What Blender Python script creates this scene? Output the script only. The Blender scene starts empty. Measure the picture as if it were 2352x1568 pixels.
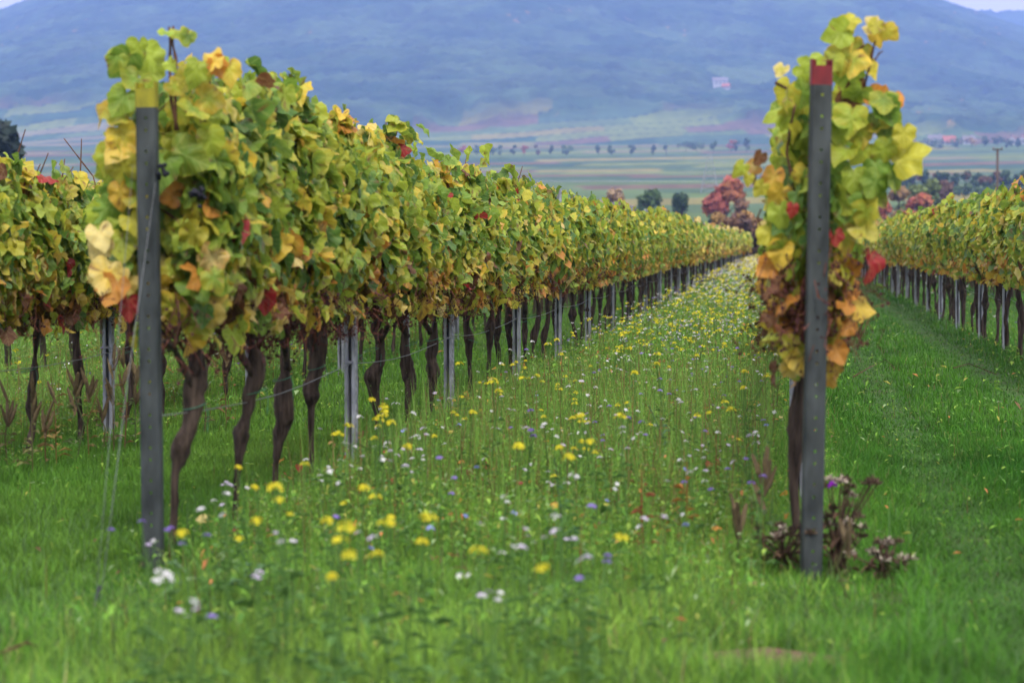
import bpy, bmesh, math, random
import numpy as np
from mathutils import Vector, Matrix, Euler

S = bpy.context.scene
COL = S.collection
R = math.radians
rng = np.random.default_rng(7)
random.seed(7)

# ------------------------------------------------------------------ camera
W, H, F = 2352.0, 1568.0, 6686.0           # the photo as it was measured, focal length in its pixels
CAM_Z = 1.167
cam_d = bpy.data.cameras.new('camera')
cam_d.sensor_width = 36.0
cam_d.lens = F / W * 36.0
cam_d.clip_start = 0.1
cam_d.clip_end = 40000.0
cam_d.dof.use_dof = True
cam_d.dof.focus_distance = 21.0
cam_d.dof.aperture_fstop = 4.6
cam = bpy.data.objects.new('camera', cam_d)
COL.objects.link(cam)
cam.location = (0, 0, CAM_Z)
cam.rotation_euler = (R(90 - 1.96), 0, R(5.46))
S.camera = cam
CM = Euler(cam.rotation_euler).to_matrix()

def ray(px, py):
    return CM @ Vector(((px - W / 2) / F, -(py - H / 2) / F, -1.0))

def at(px, py, Y):
    d = ray(px, py)
    return Vector((0, 0, CAM_Z)) + d * (Y / d.y)

def on_ground(px, py, z=0.0):
    d = ray(px, py)
    return Vector((0, 0, CAM_Z)) + d * ((z - CAM_Z) / d.z)

# ------------------------------------------------------------------ sky, sun, exposure
SUN_EL, SUN_ROT = 46.0, 165.0
world = bpy.data.worlds.new('World')
S.world = world
world.use_nodes = True
nt = world.node_tree
nt.nodes.clear()
N = nt.nodes.new
out = N('ShaderNodeOutputWorld')
bg = N('ShaderNodeBackground')
bg.inputs['Strength'].default_value = 0.1
sky = N('ShaderNodeTexSky')
sky.sky_type = 'NISHITA'
sky.sun_disc = False
sky.sun_elevation = R(SUN_EL)
sky.sun_rotation = R(SUN_ROT)
sky.air_density = 1.0
sky.dust_density = 3.0
tc = N('ShaderNodeTexCoord')
sep = N('ShaderNodeSeparateXYZ')
nt.links.new(tc.outputs['Generated'], sep.inputs[0])
ramp = N('ShaderNodeValToRGB')             # closed cloud cover: brighter overhead than at the horizon
e = ramp.color_ramp.elements
e[0].position = 0.0; e[0].color = (0.55, 0.46, 0.58, 1)
e[1].position = 1.0; e[1].color = (1.5, 1.42, 1.36, 1)
m_ = ramp.color_ramp.elements.new(0.13); m_.color = (0.62, 0.54, 0.66, 1)
nt.links.new(sep.outputs['Z'], ramp.inputs[0])
nz = N('ShaderNodeTexNoise')
nz.inputs['Scale'].default_value = 3.0
nz.inputs['Detail'].default_value = 4.0
nt.links.new(tc.outputs['Generated'], nz.inputs['Vector'])
mr = N('ShaderNodeMapRange')
mr.inputs['To Min'].default_value = 8.0
mr.inputs['To Max'].default_value = 12.0
nt.links.new(nz.outputs['Fac'], mr.inputs['Value'])
sc_ = N('ShaderNodeVectorMath'); sc_.operation = 'SCALE'
nt.links.new(ramp.outputs['Color'], sc_.inputs[0])
nt.links.new(mr.outputs['Result'], sc_.inputs['Scale'])
mix = N('ShaderNodeMix'); mix.data_type = 'RGBA'
mix.inputs['Factor'].default_value = 0.92
nt.links.new(sky.outputs['Color'], mix.inputs['A'])
nt.links.new(sc_.outputs['Vector'], mix.inputs['B'])
nt.links.new(mix.outputs['Result'], bg.inputs['Color'])
nt.links.new(bg.outputs[0], out.inputs['Surface'])

sun_d = bpy.data.lights.new('sun', 'SUN')
sun_d.energy = 1.5
sun_d.angle = R(14)
sun_d.color = (1.0, 0.96, 0.9)
sun = bpy.data.objects.new('sun', sun_d)
COL.objects.link(sun)
sd = Vector((math.sin(R(SUN_ROT)) * math.cos(R(SUN_EL)), math.cos(R(SUN_ROT)) * math.cos(R(SUN_EL)), math.sin(R(SUN_EL))))
sun.rotation_euler = sd.to_track_quat('Z', 'Y').to_euler()

S.view_settings.view_transform = 'Standard'
S.view_settings.look = 'None'
S.view_settings.exposure = 1.25
S.view_settings.gamma = 1.0
S.render.engine = 'CYCLES'
S.cycles.use_denoising = True
S.cycles.max_bounces = 6
S.cycles.diffuse_bounces = 3
S.cycles.glossy_bounces = 2
S.cycles.transmission_bounces = 3
S.cycles.volume_bounces = 2
S.cycles.use_adaptive_sampling = True
S.cycles.adaptive_threshold = 0.012

# ------------------------------------------------------------------ helpers
def tag(o, label=None, cat=None, group=None, kind=None):
    if label: o['label'] = label
    if cat: o['category'] = cat
    if group: o['group'] = group
    if kind: o['kind'] = kind
    return o

def empty(name, loc, rz=0.0):
    o = bpy.data.objects.new(name, None)
    COL.objects.link(o)
    o.location = loc
    o.rotation_euler = (0, 0, rz)
    o.empty_display_size = 0.1
    return o

def link(name, me, parent=None, loc=None):
    o = bpy.data.objects.new(name, me)
    COL.objects.link(o)
    if parent is not None: o.parent = parent
    if loc is not None: o.location = loc
    return o

def mesh_np(name, V, F4=None, F3=None, mat=None, col=None, smooth=False, mats=None, mi=None):
    me = bpy.data.meshes.new(name)
    V = np.asarray(V, np.float32).reshape(-1, 3)
    F4 = np.zeros((0, 4), np.int32) if F4 is None else np.asarray(F4, np.int32).reshape(-1, 4)
    F3 = np.zeros((0, 3), np.int32) if F3 is None else np.asarray(F3, np.int32).reshape(-1, 3)
    nl = F4.size + F3.size
    me.vertices.add(len(V)); me.vertices.foreach_set('co', V.ravel())
    me.loops.add(nl); me.loops.foreach_set('vertex_index', np.concatenate([F4.ravel(), F3.ravel()]))
    n4, n3 = len(F4), len(F3)
    me.polygons.add(n4 + n3)
    st = np.concatenate([np.arange(n4) * 4, n4 * 4 + np.arange(n3) * 3]).astype(np.int32)
    me.polygons.foreach_set('loop_start', st)
    me.polygons.foreach_set('use_smooth', np.full(n4 + n3, bool(smooth)))
    if mi is not None: me.polygons.foreach_set('material_index', np.asarray(mi, np.int32))
    me.update(calc_edges=True)
    if col is not None:
        col = np.asarray(col)
        c = np.ones((len(V), 4), np.float32); c[:, :3] = col[..., :3]
        if col.shape[-1] == 6:
            a = me.attributes.new('leaf_uv', 'FLOAT_VECTOR', 'POINT')
            a.data.foreach_set('vector', np.ascontiguousarray(col[:, 3:], np.float32).ravel())
        a = me.attributes.new('Col', 'FLOAT_COLOR', 'POINT')
        a.data.foreach_set('color', c.ravel())
    for m in (mats or ([mat] if mat else [])): me.materials.append(m)
    return me

class MB:
    """collects pieces of one mesh"""
    def __init__(s): s.V, s.q, s.t, s.c, s.n = [], [], [], [], 0
    def add(s, V, F4=None, F3=None, col=(1, 1, 1)):
        V = np.asarray(V, float).reshape(-1, 3)
        if F4 is not None and len(F4): s.q.append(np.asarray(F4) + s.n)
        if F3 is not None and len(F3): s.t.append(np.asarray(F3) + s.n)
        c = np.asarray(col, float)
        s.c.append(np.broadcast_to(c, (len(V), c.shape[-1])))
        s.V.append(V); s.n += len(V)
    def mesh(s, name, mat, smooth=False):
        return mesh_np(name, np.concatenate(s.V), np.concatenate(s.q) if s.q else None,
                       np.concatenate(s.t) if s.t else None, mat, np.concatenate(s.c), smooth)

def tube(P, rad, n=6, cap=True):
    P = np.asarray(P, float); k = len(P)
    rad = np.broadcast_to(np.asarray(rad, float), (k,))
    T = np.gradient(P, axis=0); T /= np.linalg.norm(T, axis=1)[:, None] + 1e-9
    ref = np.array([0, 1.0, 0]) if abs(T[:, 1]).mean() < 0.75 else np.array([1.0, 0, 0])
    A = np.cross(T, ref); A /= np.linalg.norm(A, axis=1)[:, None] + 1e-9
    B = np.cross(T, A)
    th = np.arange(n) / n * 2 * math.pi
    V = P[:, None, :] + rad[:, None, None] * (np.cos(th)[None, :, None] * A[:, None, :] + np.sin(th)[None, :, None] * B[:, None, :])
    V = V.reshape(-1, 3)
    i = np.arange(k - 1)[:, None] * n; j = np.arange(n)[None, :]; j2 = (j + 1) % n
    Fq = np.stack([i + j, i + j2, i + n + j2, i + n + j], -1).reshape(-1, 4)
    F3 = None
    if cap:
        V = np.vstack([V, P[0], P[-1]])
        a, b = k * n, k * n + 1
        jj = np.arange(n)
        F3 = np.vstack([np.stack([np.full(n, a), (jj + 1) % n, jj], -1),
                        np.stack([np.full(n, b), (k - 1) * n + jj, (k - 1) * n + (jj + 1) % n], -1)])
    return V, Fq, F3

def box(x0, x1, y0, y1, z0, z1):
    V = [(x, y, z) for x in (x0, x1) for y in (y0, y1) for z in (z0, z1)]
    Fq = [(0, 1, 3, 2), (4, 6, 7, 5), (0, 4, 5, 1), (2, 3, 7, 6), (0, 2, 6, 4), (1, 5, 7, 3)]
    return V, Fq

def _h(ix, iy, seed):
    n = (ix.astype(np.int64) * 374761393 + iy.astype(np.int64) * 668265263 + seed * 974634777) & 0xffffffff
    n = ((n ^ (n >> 13)) * 1274126177) & 0xffffffff
    n = (n ^ (n >> 16)) & 0xffffffff
    return n / 4294967295.0

def vnoise(x, y, seed=0):
    x = np.asarray(x, float); y = np.asarray(y, float)
    ix = np.floor(x); iy = np.floor(y)
    fx = x - ix; fy = y - iy
    fx = fx * fx * (3 - 2 * fx); fy = fy * fy * (3 - 2 * fy)
    a = _h(ix, iy, seed); b = _h(ix + 1, iy, seed); c = _h(ix, iy + 1, seed); d = _h(ix + 1, iy + 1, seed)
    return (a * (1 - fx) + b * fx) * (1 - fy) + (c * (1 - fx) + d * fx) * fy

def fbm(x, y, o=4, seed=0):
    s = 0; a = 0.5; t = 0
    for k in range(o):
        s = s + a * vnoise(x * 2 ** k, y * 2 ** k, seed + k * 17); t += a; a *= 0.5
    return s / t

ONES = 'zeroth first second third fourth fifth sixth seventh eighth ninth tenth eleventh twelfth thirteenth fourteenth fifteenth sixteenth seventeenth eighteenth nineteenth'.split()
CARD = 'zero one two three four five six seven eight nine ten eleven twelve'.split()
TENS = ['', '', 'twenty', 'thirty', 'forty', 'fifty', 'sixty', 'seventy', 'eighty', 'ninety']
TENTH = ['', '', 'twentieth', 'thirtieth', 'fortieth', 'fiftieth', 'sixtieth', 'seventieth', 'eightieth', 'ninetieth']
def ordinal(n):
    if n < 20: return ONES[n]
    if n < 100: return TENTH[n // 10] if n % 10 == 0 else TENS[n // 10] + '-' + ONES[n % 10]
    return 'hundredth' if n == 100 else 'hundred-and-' + ordinal(n - 100)

# ------------------------------------------------------------------ materials
def mat_attr(name, rough=0.6, spec=0.3, translucent=0.0, noise=0.0, nscale=40.0, bump=0.0, bscale=60.0, trans_tint=(1, 1, 1)):
    m = bpy.data.materials.new(name); m.use_nodes = True
    t = m.node_tree; L = t.links.new; t.nodes.clear(); N = t.nodes.new
    o = N('ShaderNodeOutputMaterial'); p = N('ShaderNodeBsdfPrincipled')
    p.inputs['Roughness'].default_value = rough
    p.inputs['Specular IOR Level'].default_value = spec
    a = N('ShaderNodeAttribute'); a.attribute_name = 'Col'
    c = a.outputs['Color']
    if noise:
        g = N('ShaderNodeNewGeometry')
        n = N('ShaderNodeTexNoise'); n.inputs['Scale'].default_value = nscale; n.inputs['Detail'].default_value = 3
        L(g.outputs['Position'], n.inputs['Vector'])
        r = N('ShaderNodeMapRange'); r.inputs['From Min'].default_value = 0.25; r.inputs['From Max'].default_value = 0.75
        r.inputs['To Min'].default_value = 1 - noise; r.inputs['To Max'].default_value = 1 + noise
        L(n.outputs['Fac'], r.inputs['Value'])
        v = N('ShaderNodeVectorMath'); v.operation = 'SCALE'
        L(c, v.inputs[0]); L(r.outputs['Result'], v.inputs['Scale'])
        c = v.outputs['Vector']
    L(c, p.inputs['Base Color'])
    if bump:
        tcx = N('ShaderNodeTexCoord')
        n2 = N('ShaderNodeTexNoise'); n2.inputs['Scale'].default_value = bscale; n2.inputs['Detail'].default_value = 4
        L(tcx.outputs['Object'], n2.inputs['Vector'])
        b = N('ShaderNodeBump'); b.inputs['Strength'].default_value = bump; b.inputs['Distance'].default_value = 0.01
        L(n2.outputs['Fac'], b.inputs['Height']); L(b.outputs['Normal'], p.inputs['Normal'])
    if translucent:
        tr = N('ShaderNodeBsdfTranslucent'); L(c, tr.inputs['Color'])
        mx = N('ShaderNodeMixShader'); mx.inputs['Fac'].default_value = translucent
        L(p.outputs[0], mx.inputs[1]); L(tr.outputs[0], mx.inputs[2]); L(mx.outputs[0], o.inputs['Surface'])
    else:
        L(p.outputs[0], o.inputs['Surface'])
    return m

def mat_plain(name, col, rough=0.6, spec=0.4, metal=0.0, noise=0.25, nscale=30.0, stretch=(1, 1, 1), bump=0.0, col2=None):
    m = bpy.data.materials.new(name); m.use_nodes = True
    t = m.node_tree; L = t.links.new; N = t.nodes.new
    p = t.nodes['Principled BSDF']
    p.inputs['Roughness'].default_value = rough
    p.inputs['Specular IOR Level'].default_value = spec
    p.inputs['Metallic'].default_value = metal
    tcx = N('ShaderNodeTexCoord'); mp = N('ShaderNodeMapping'); mp.inputs['Scale'].default_value = stretch
    L(tcx.outputs['Object'], mp.inputs['Vector'])
    n = N('ShaderNodeTexNoise'); n.inputs['Scale'].default_value = nscale; n.inputs['Detail'].default_value = 5
    L(mp.outputs['Vector'], n.inputs['Vector'])
    rp = N('ShaderNodeValToRGB')
    lo = tuple(c * (1 - noise) for c in col) + (1,)
    hi = (tuple(col2) if col2 else tuple(min(1, c * (1 + noise)) for c in col)) + (1,)
    rp.color_ramp.elements[0].position = 0.3; rp.color_ramp.elements[0].color = lo
    rp.color_ramp.elements[1].position = 0.7; rp.color_ramp.elements[1].color = hi
    L(n.outputs['Fac'], rp.inputs[0]); L(rp.outputs['Color'], p.inputs['Base Color'])
    if bump:
        b = N('ShaderNodeBump'); b.inputs['Strength'].default_value = bump; b.inputs['Distance'].default_value = 0.008
        L(n.outputs['Fac'], b.inputs['Height']); L(b.outputs['Normal'], p.inputs['Normal'])
    return m

def mat_leaf():
    """autumn vine leaf: pale veins, greener along them, yellowing between, small brown flecks"""
    m = mat_attr('vine_leaf', 0.5, 0.26, 0.0, 0.16, 30.0, 0.2, 70.0)
    t = m.node_tree; L = t.links.new; N = t.nodes.new
    p = [n for n in t.nodes if n.type == 'BSDF_PRINCIPLED'][0]; o = [n for n in t.nodes if n.type == 'OUTPUT_MATERIAL'][0]
    src = p.inputs['Base Color'].links[0].from_socket
    a = N('ShaderNodeAttribute'); a.attribute_name = 'leaf_uv'
    s = N('ShaderNodeSeparateXYZ'); L(a.outputs['Vector'], s.inputs[0])
    def M(op, x, y=None):
        n = N('ShaderNodeMath'); n.operation = op
        for k, v in enumerate((x, y)):
            if v is None: continue
            if isinstance(v, (int, float)): n.inputs[k].default_value = v
            else: L(v, n.inputs[k])
        return n.outputs[0]
    ax = M('ABSOLUTE', s.outputs['X']); y = s.outputs['Y']
    d = ax
    for an in (0.72, 1.42):
        d = M('MINIMUM', d, M('ABSOLUTE', M('SUBTRACT', M('MULTIPLY', ax, math.cos(an)), M('MULTIPLY', y, math.sin(an)))))
    for y0 in (.3, .5, .68):
        d = M('MINIMUM', d, M('MULTIPLY', M('ABSOLUTE', M('SUBTRACT', M('MULTIPLY', ax, .75), M('MULTIPLY', M('SUBTRACT', y, y0), .66))), 1.6))
    vein = N('ShaderNodeMapRange'); L(d, vein.inputs['Value']); vein.inputs['From Min'].default_value = .012; vein.inputs['From Max'].default_value = .035; vein.inputs['To Min'].default_value = .5; vein.inputs['To Max'].default_value = 0
    nz = N('ShaderNodeTexNoise'); nz.inputs['Scale'].default_value = 3.2; nz.inputs['Detail'].default_value = 4; L(a.outputs['Vector'], nz.inputs['Vector'])
    btw = M('MULTIPLY', M('MINIMUM', M('MULTIPLY', d, 6.0), 1.0), M('MULTIPLY', nz.outputs['Fac'], 1.15))
    def mixc(fac, A, B):
        n = N('ShaderNodeMix'); n.data_type = 'RGBA'; L(fac, n.inputs['Factor']); L(A, n.inputs['A'])
        if isinstance(B, tuple): n.inputs['B'].default_value = B
        else: L(B, n.inputs['B'])
        return n.outputs['Result']
    tint = N('ShaderNodeVectorMath'); tint.operation = 'MULTIPLY'; L(src, tint.inputs[0]); tint.inputs[1].default_value = (1.24, 1.1, .85)
    c = mixc(btw, src, tint.outputs['Vector'])
    pale = N('ShaderNodeVectorMath'); pale.operation = 'MULTIPLY_ADD'; L(src, pale.inputs[0]); pale.inputs[1].default_value = (1.0, 1.0, 1.0); pale.inputs[2].default_value = (.16, .14, .05)
    c = mixc(vein.outputs['Result'], c, pale.outputs['Vector'])
    n2 = N('ShaderNodeTexNoise'); n2.inputs['Scale'].default_value = 9; n2.inputs['Detail'].default_value = 3; L(a.outputs['Vector'], n2.inputs['Vector'])
    fl = N('ShaderNodeMapRange'); L(n2.outputs['Fac'], fl.inputs['Value']); fl.inputs['From Min'].default_value = .66; fl.inputs['From Max'].default_value = .73; fl.inputs['To Max'].default_value = .8
    c = mixc(fl.outputs['Result'], c, (.12, .05, .02, 1))
    L(c, p.inputs['Base Color'])
    tr = N('ShaderNodeBsdfTranslucent'); L(c, tr.inputs['Color'])
    mx = N('ShaderNodeMixShader'); mx.inputs['Fac'].default_value = .44
    L(p.outputs[0], mx.inputs[1]); L(tr.outputs[0], mx.inputs[2]); L(mx.outputs[0], o.inputs['Surface'])
    return m
M_LEAF = mat_leaf()
M_BARK = mat_plain('vine_bark', (0.030, 0.021, 0.015), 0.9, 0.15, 0, 0.6, 55.0, (1, 1, 0.12), 1.0, (0.085, 0.062, 0.046))
M_CANE = mat_plain('cane_bark', (0.06, 0.03, 0.018), 0.75, 0.2, 0, 0.5, 60.0, (1, 1, 0.2), 0.3, (0.13, 0.062, 0.035))
M_STEMS = mat_attr('dried_stems', 0.9, 0.1, 0.0, 0.3, 60)
M_ZINC = mat_plain('galvanised_steel', (0.024, 0.032, 0.031), 0.6, 0.3, 0.2, 0.5, 16.0, (1, 1, 0.35), 0.1, (0.058, 0.068, 0.066))
M_ZINC2 = mat_plain('bright_galvanised_steel', (0.17, 0.18, 0.20), 0.6, 0.4, 0.3, 0.35, 25.0, (1, 1, 0.3), 0.15, (0.36, 0.38, 0.41))
M_YEL = mat_plain('yellow_paint', (0.20, 0.185, 0.006), 0.55, 0.4, 0, 0.3, 30.0, (1, 1, 0.5), 0.1)
M_RED = mat_plain('red_paint', (0.13, 0.006, 0.008), 0.5, 0.4, 0, 0.3, 30.0, (1, 1, 0.5), 0.1)
M_PYLON = mat_plain('pylon_steel', (0.22, 0.24, 0.25), 0.6, 0.4, 0.2, 0.2, 2)
M_WIRE = mat_plain('steel_wire', (0.13, 0.14, 0.14), 0.5, 0.5, 0.5, 0.2, 30)
M_TIE = mat_plain('green_string', (0.04, 0.15, 0.09), 0.7, 0.3, 0, 0.2, 30)
M_BLUE = mat_plain('blue_clip', (0.01, 0.05, 0.35), 0.5, 0.4, 0, 0.2, 30)
M_GRASS = mat_attr('grass', 0.7, 0.05, 0.35, 0.35, 1.6)
M_HERB = mat_attr('herb', 0.6, 0.14, 0.35, 0.2, 8.0)
M_PETAL = mat_attr('petals', 0.6, 0.2, 0.3, 0.1, 80.0)
M_GRAPE = mat_plain('grape_skin', (0.004, 0.004, 0.008), 0.5, 0.2, 0, 0.5, 60, col2=(0.010, 0.011, 0.02))
M_TREE = mat_attr('tree_leaves', 0.65, 0.2, 0.2, 0.2, 0.6)
M_TRUNK = mat_plain('tree_bark', (0.05, 0.038, 0.028), 0.9, 0.1, 0, 0.4, 6, (1, 1, 0.2), 0.3)
M_WOODPOLE = mat_plain('pole_wood', (0.07, 0.05, 0.038), 0.85, 0.2, 0, 0.3, 8, (1, 1, 0.1), 0.3)
M_WALL = mat_plain('house_plaster', (0.32, 0.31, 0.30), 0.85, 0.2, 0, 0.08, 0.6)
M_ROOF = mat_plain('roof_tiles', (0.30, 0.10, 0.06), 0.8, 0.2, 0, 0.3, 2.0)
M_ROOFD = mat_plain('grey_roof_tiles', (0.16, 0.14, 0.15), 0.8, 0.2, 0, 0.3, 2.0)
M_GLASS = mat_plain('window_glass', (0.03, 0.04, 0.05), 0.15, 0.5, 0, 0.1, 1.0)
M_ROAD = mat_plain('field_track', (0.38, 0.36, 0.33), 0.9, 0.2, 0, 0.2, 0.4)

# ------------------------------------------------------------------ terrain
_TY = np.array([-60, 0, 215, 260, 320, 380, 450, 700, 1050, 1400, 1750, 1950, 3000], float)
_TZ = np.array([0, 0, 0, -0.2, 1.5, 3.6, 6.2, 14.3, 27.1, 43.0, 59.0, 62.0, 62.0], float)
_yy = np.linspace(-60, 3000, 6121)
_zz = np.interp(_yy, _TY, _TZ)
_k = np.hanning(121); _k /= _k.sum()
_zz = np.convolve(np.pad(_zz, 60, 'edge'), _k, 'valid')
def gz(x, y):
    x = np.asarray(x, float); y = np.asarray(y, float)
    z = np.interp(y, _yy, _zz)
    far = np.clip((y - 350) / 600, 0, 1)
    z = z + far * (fbm(x / 500 + 3, y / 500 + 9, 3, 5) - 0.5) * 3.5
    z = z + 0.05 * np.clip((y - 5) / 10, 0, 1) * (fbm(x / 2.2, y / 5.0, 3, 2) - 0.5)
    return z

FIELD = np.array([(0.075, 0.125, 0.045), (0.11, 0.165, 0.05), (0.06, 0.11, 0.05), (0.16, 0.2, 0.055), (0.21, 0.2, 0.06),
                  (0.09, 0.14, 0.05), (0.15, 0.115, 0.06), (0.08, 0.13, 0.06), (0.20, 0.19, 0.09), (0.12, 0.17, 0.06)])
def field_col(x, y):
    """colours of the far vineyard plots, each plot its own crop"""
    a = R(12)
    u = x * math.cos(a) + y * math.sin(a) * 0.35 + 40 * (fbm(x / 300, y / 300, 2, 61) - 0.5)
    v = y - 0.85 * x + 30 * (fbm(x / 250, y / 250, 2, 62) - 0.5)
    band = np.floor(v / 95)
    off = _h(band, band * 0, 71) * 500
    wid = 60 + 120 * _h(band, band * 0 + 3, 72)
    cell = np.floor((u + off) / wid)
    k = (_h(cell, band, 73) * len(FIELD)).astype(int) % len(FIELD)
    c = FIELD[k]
    edge = np.minimum((v / 95) % 1, 1 - (v / 95) % 1)
    c = np.where((edge < 0.05)[:, None] & (_h(cell, band, 74) < 0.5)[:, None], np.array((0.035, 0.06, 0.03)), c)
    c = c + (c - np.array((.11, .14, .055))) * .4
    return np.clip(c, .01, 1) * (0.48 + 0.22 * vnoise(u / 6, v / 60, 75))[:, None]

def near_col(x, y):
    n = fbm(x / 0.5, y / 0.9, 3, 31)[:, None]
    c = np.array((0.022, 0.050, 0.011)) * (1 - n) + np.array((0.045, 0.10, 0.018)) * n
    n2 = fbm(x / 0.35, y / 0.5, 3, 33)
    c = np.where((n2 > 0.66)[:, None], c * 0.5 + 0.5 * np.array((0.05, 0.04, 0.022)), c)
    return c

def grid_faces(nr, nc):
    i = np.arange(nr - 1)[:, None] * nc; j = np.arange(nc - 1)[None, :]
    return np.stack([i + j, i + j + 1, i + nc + j + 1, i + nc + j], -1).reshape(-1, 4)

ys = np.concatenate([[-60, -20, 0, 4], np.arange(6, 30, 0.12), np.geomspace(30, 300, 160)[0:], np.geomspace(303, 1960, 620)])
us = np.concatenate([np.linspace(-1.6, -0.5, 30)[:-1], np.linspace(-0.5, 0.3, 300), np.linspace(0.3, 1.2, 30)[1:]])
YY, UU = np.meshgrid(ys, us, indexing='ij')
XX = UU * (np.abs(YY) + 6)
gx, gy = XX.ravel(), YY.ravel()
gcol = near_col(gx, gy)
fr = np.clip((gy - 225) / 40, 0, 1)[:, None]
gcol = gcol * (1 - fr) + field_col(gx * 1.5, gy * 1.5) * fr
ground_me = mesh_np('ground', np.stack([gx, gy, gz(gx, gy)], -1), grid_faces(len(ys), len(us)), None,
                    mat_attr('ground', 0.95, 0.1, 0, 0.25, 3.0, 0.4, 12.0), gcol, True)
tag(link('ground', ground_me), kind='structure')

# wooded hills: real ridges kilometres away
def smooth(t): return t * t * (3 - 2 * t)
def hill(name, D0, D1, py0, rpx, rpy, px0, px1, npx, ns, seed, bump):
    px = np.linspace(px0, px1, npx); s = np.linspace(0, 1.12, ns)
    rp = np.interp(px, rpx, rpy)
    kk = np.hanning(41); kk /= kk.sum(); rp = np.convolve(np.pad(rp, 20, 'edge'), kk, 'valid')
    SS, PP = np.meshgrid(s, px, indexing='ij')
    RP = np.broadcast_to(rp, SS.shape)
    D = D0 + (D1 - D0) * SS
    th = np.arctan((PP - 1176) / F) - R(5.46)
    X = D * np.tan(th); Y = D
    base_z = CAM_Z + (555 - py0) / F * D0
    top_z = CAM_Z + (555 - RP) / F * D1
    sc = np.clip(SS, 0, 1)
    prof = np.where(SS <= 1, 0.35 * sc + 0.65 * smooth(sc), 1 - 2.2 * (SS - 1) ** 1.2)
    Z = base_z + (top_z - base_z) * prof
    env = np.sin(np.clip(SS, 0, 1) * math.pi) ** 0.7
    Z = Z + env * 70 * (fbm(X / 420 + Y / 900, Y / 500, 4, seed) - 0.5)
    wood = smooth(np.clip((SS - 0.12 + 0.26 * (fbm(X / 110, Y / 420, 4, seed + 5) - 0.5)) / 0.05, 0, 1))
    b = np.abs(fbm(X / 17, Y / 17, 2, seed + 9) - 0.5) * -2 + 1
    Z = Z + wood * bump * b
    Z = Z + wood * np.clip(1 - abs(SS - 1) * 12, 0, 1) * (vnoise(X / 5, Y / 30, seed + 3) - 0.3) * bump * 0.5
    x, y = X.ravel(), Y.ravel()
    n = fbm(x / 55, y / 75, 4, seed + 20)[:, None]
    n3 = vnoise(x / 11, y / 11, seed + 22)[:, None]
    forest = np.array((0.012, 0.030, 0.016)) * (1 - smooth(np.clip(n * 2.4 - .7, 0, 1))) + np.array((0.034, 0.058, 0.028)) * smooth(np.clip(n * 2.4 - .7, 0, 1))
    n4 = vnoise(x / 26 + 7, y / 40, seed + 23)[:, None]
    forest = forest * (0.35 + 1.0 * n3 + 0.45 * n4)
    clear = np.exp(-((PP.ravel() - 1690) / 130) ** 2 - ((SS.ravel() - .30) / .05) ** 2) + np.exp(-((PP.ravel() - 1500) / 60) ** 2 - ((SS.ravel() - .42) / .02) ** 2) + np.exp(-((PP.ravel() - 2130) / 60) ** 2 - ((SS.ravel() - .2) / .03) ** 2)
    forest = np.where((clear > .35 + .4 * n4[:, 0])[:, None], np.array((.055, .088, .04)), forest)
    aut = (vnoise(x / 9, y / 13, seed + 24) > 0.93)[:, None] & (fbm(x / 200, y / 200, 3, seed + 25) > 0.58)[:, None]
    forest = np.where(aut, np.array((0.17, 0.10, 0.04)), forest)
    c = field_col(x * 1.7, y * 1.7) * (1 - wood.ravel()[:, None]) + forest * wood.ravel()[:, None]
    me = mesh_np(name, np.stack([x, y, Z.ravel()], -1), grid_faces(ns, npx), None, M_HILL, c, True)
    tag(link(name, me), kind='structure')
    def find(pxq, pyq):                     # where the line of sight through that pixel meets this hill
        j = int(np.clip(np.searchsorted(px, pxq), 0, npx - 1))
        pr = 555 - (Z[:, j] - CAM_Z) / Y[:, j] * F
        i = int(np.argmax(pr <= pyq))
        return Vector((X[i, j], Y[i, j], Z[i, j]))
    return find
M_HILL = mat_attr('wooded_hillside', 0.95, 0.05, 0, 0.2, 0.05)
on_hill = hill('hill', 1740, 4500, 335, [-900, -300, 0, 50, 110, 300, 700, 1200, 1700, 2025, 2090, 2190, 2352, 2600, 3000],
     [220, 110, 40, 16, -4, -60, -120, -140, -80, 0, 15, 47, 105, 190, 300], -900, 3000, 820, 520, 100, 13)
hill('far_hill', 4700, 5400, 250, [-900, -200, 0, 40, 300, 2000, 2150, 2230, 2352, 2500, 3000],
     [60, 50, 35, 32, 60, 90, 46, 41, 44, 38, 70], -900, 3000, 500, 160, 300, 9)
tag(link('distant_ground', mesh_np('distant_ground', [(-16000, -3000, -3), (16000, -3000, -3), (16000, 16000, -3), (-16000, 16000, -3)],
    [(0, 1, 2, 3)], None, M_HILL, (0.06, 0.1, 0.04))), kind='structure')

# ------------------------------------------------------------------ vine leaves
HALF = [(0.0, 0.03), (0.10, -0.12), (0.27, -0.18), (0.43, -0.09), (0.54, 0.07), (0.55, 0.22), (0.52, 0.32), (0.57, 0.44), (0.47, 0.57), (0.36, 0.63),
        (0.30, 0.73), (0.17, 0.88), (0.0, 1.0)]
OUT_HI = np.array(HALF + [(-x, y) for x, y in HALF[-2:0:-1]])
HALF2 = [(0.0, 0.0), (0.30, -0.17), (0.55, 0.08), (0.51, 0.31), (0.54, 0.48), (0.28, 0.72), (0.0, 1.0)]
OUT_MID = np.array(HALF2 + [(-x, y) for x, y in HALF2[-2:0:-1]])

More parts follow.
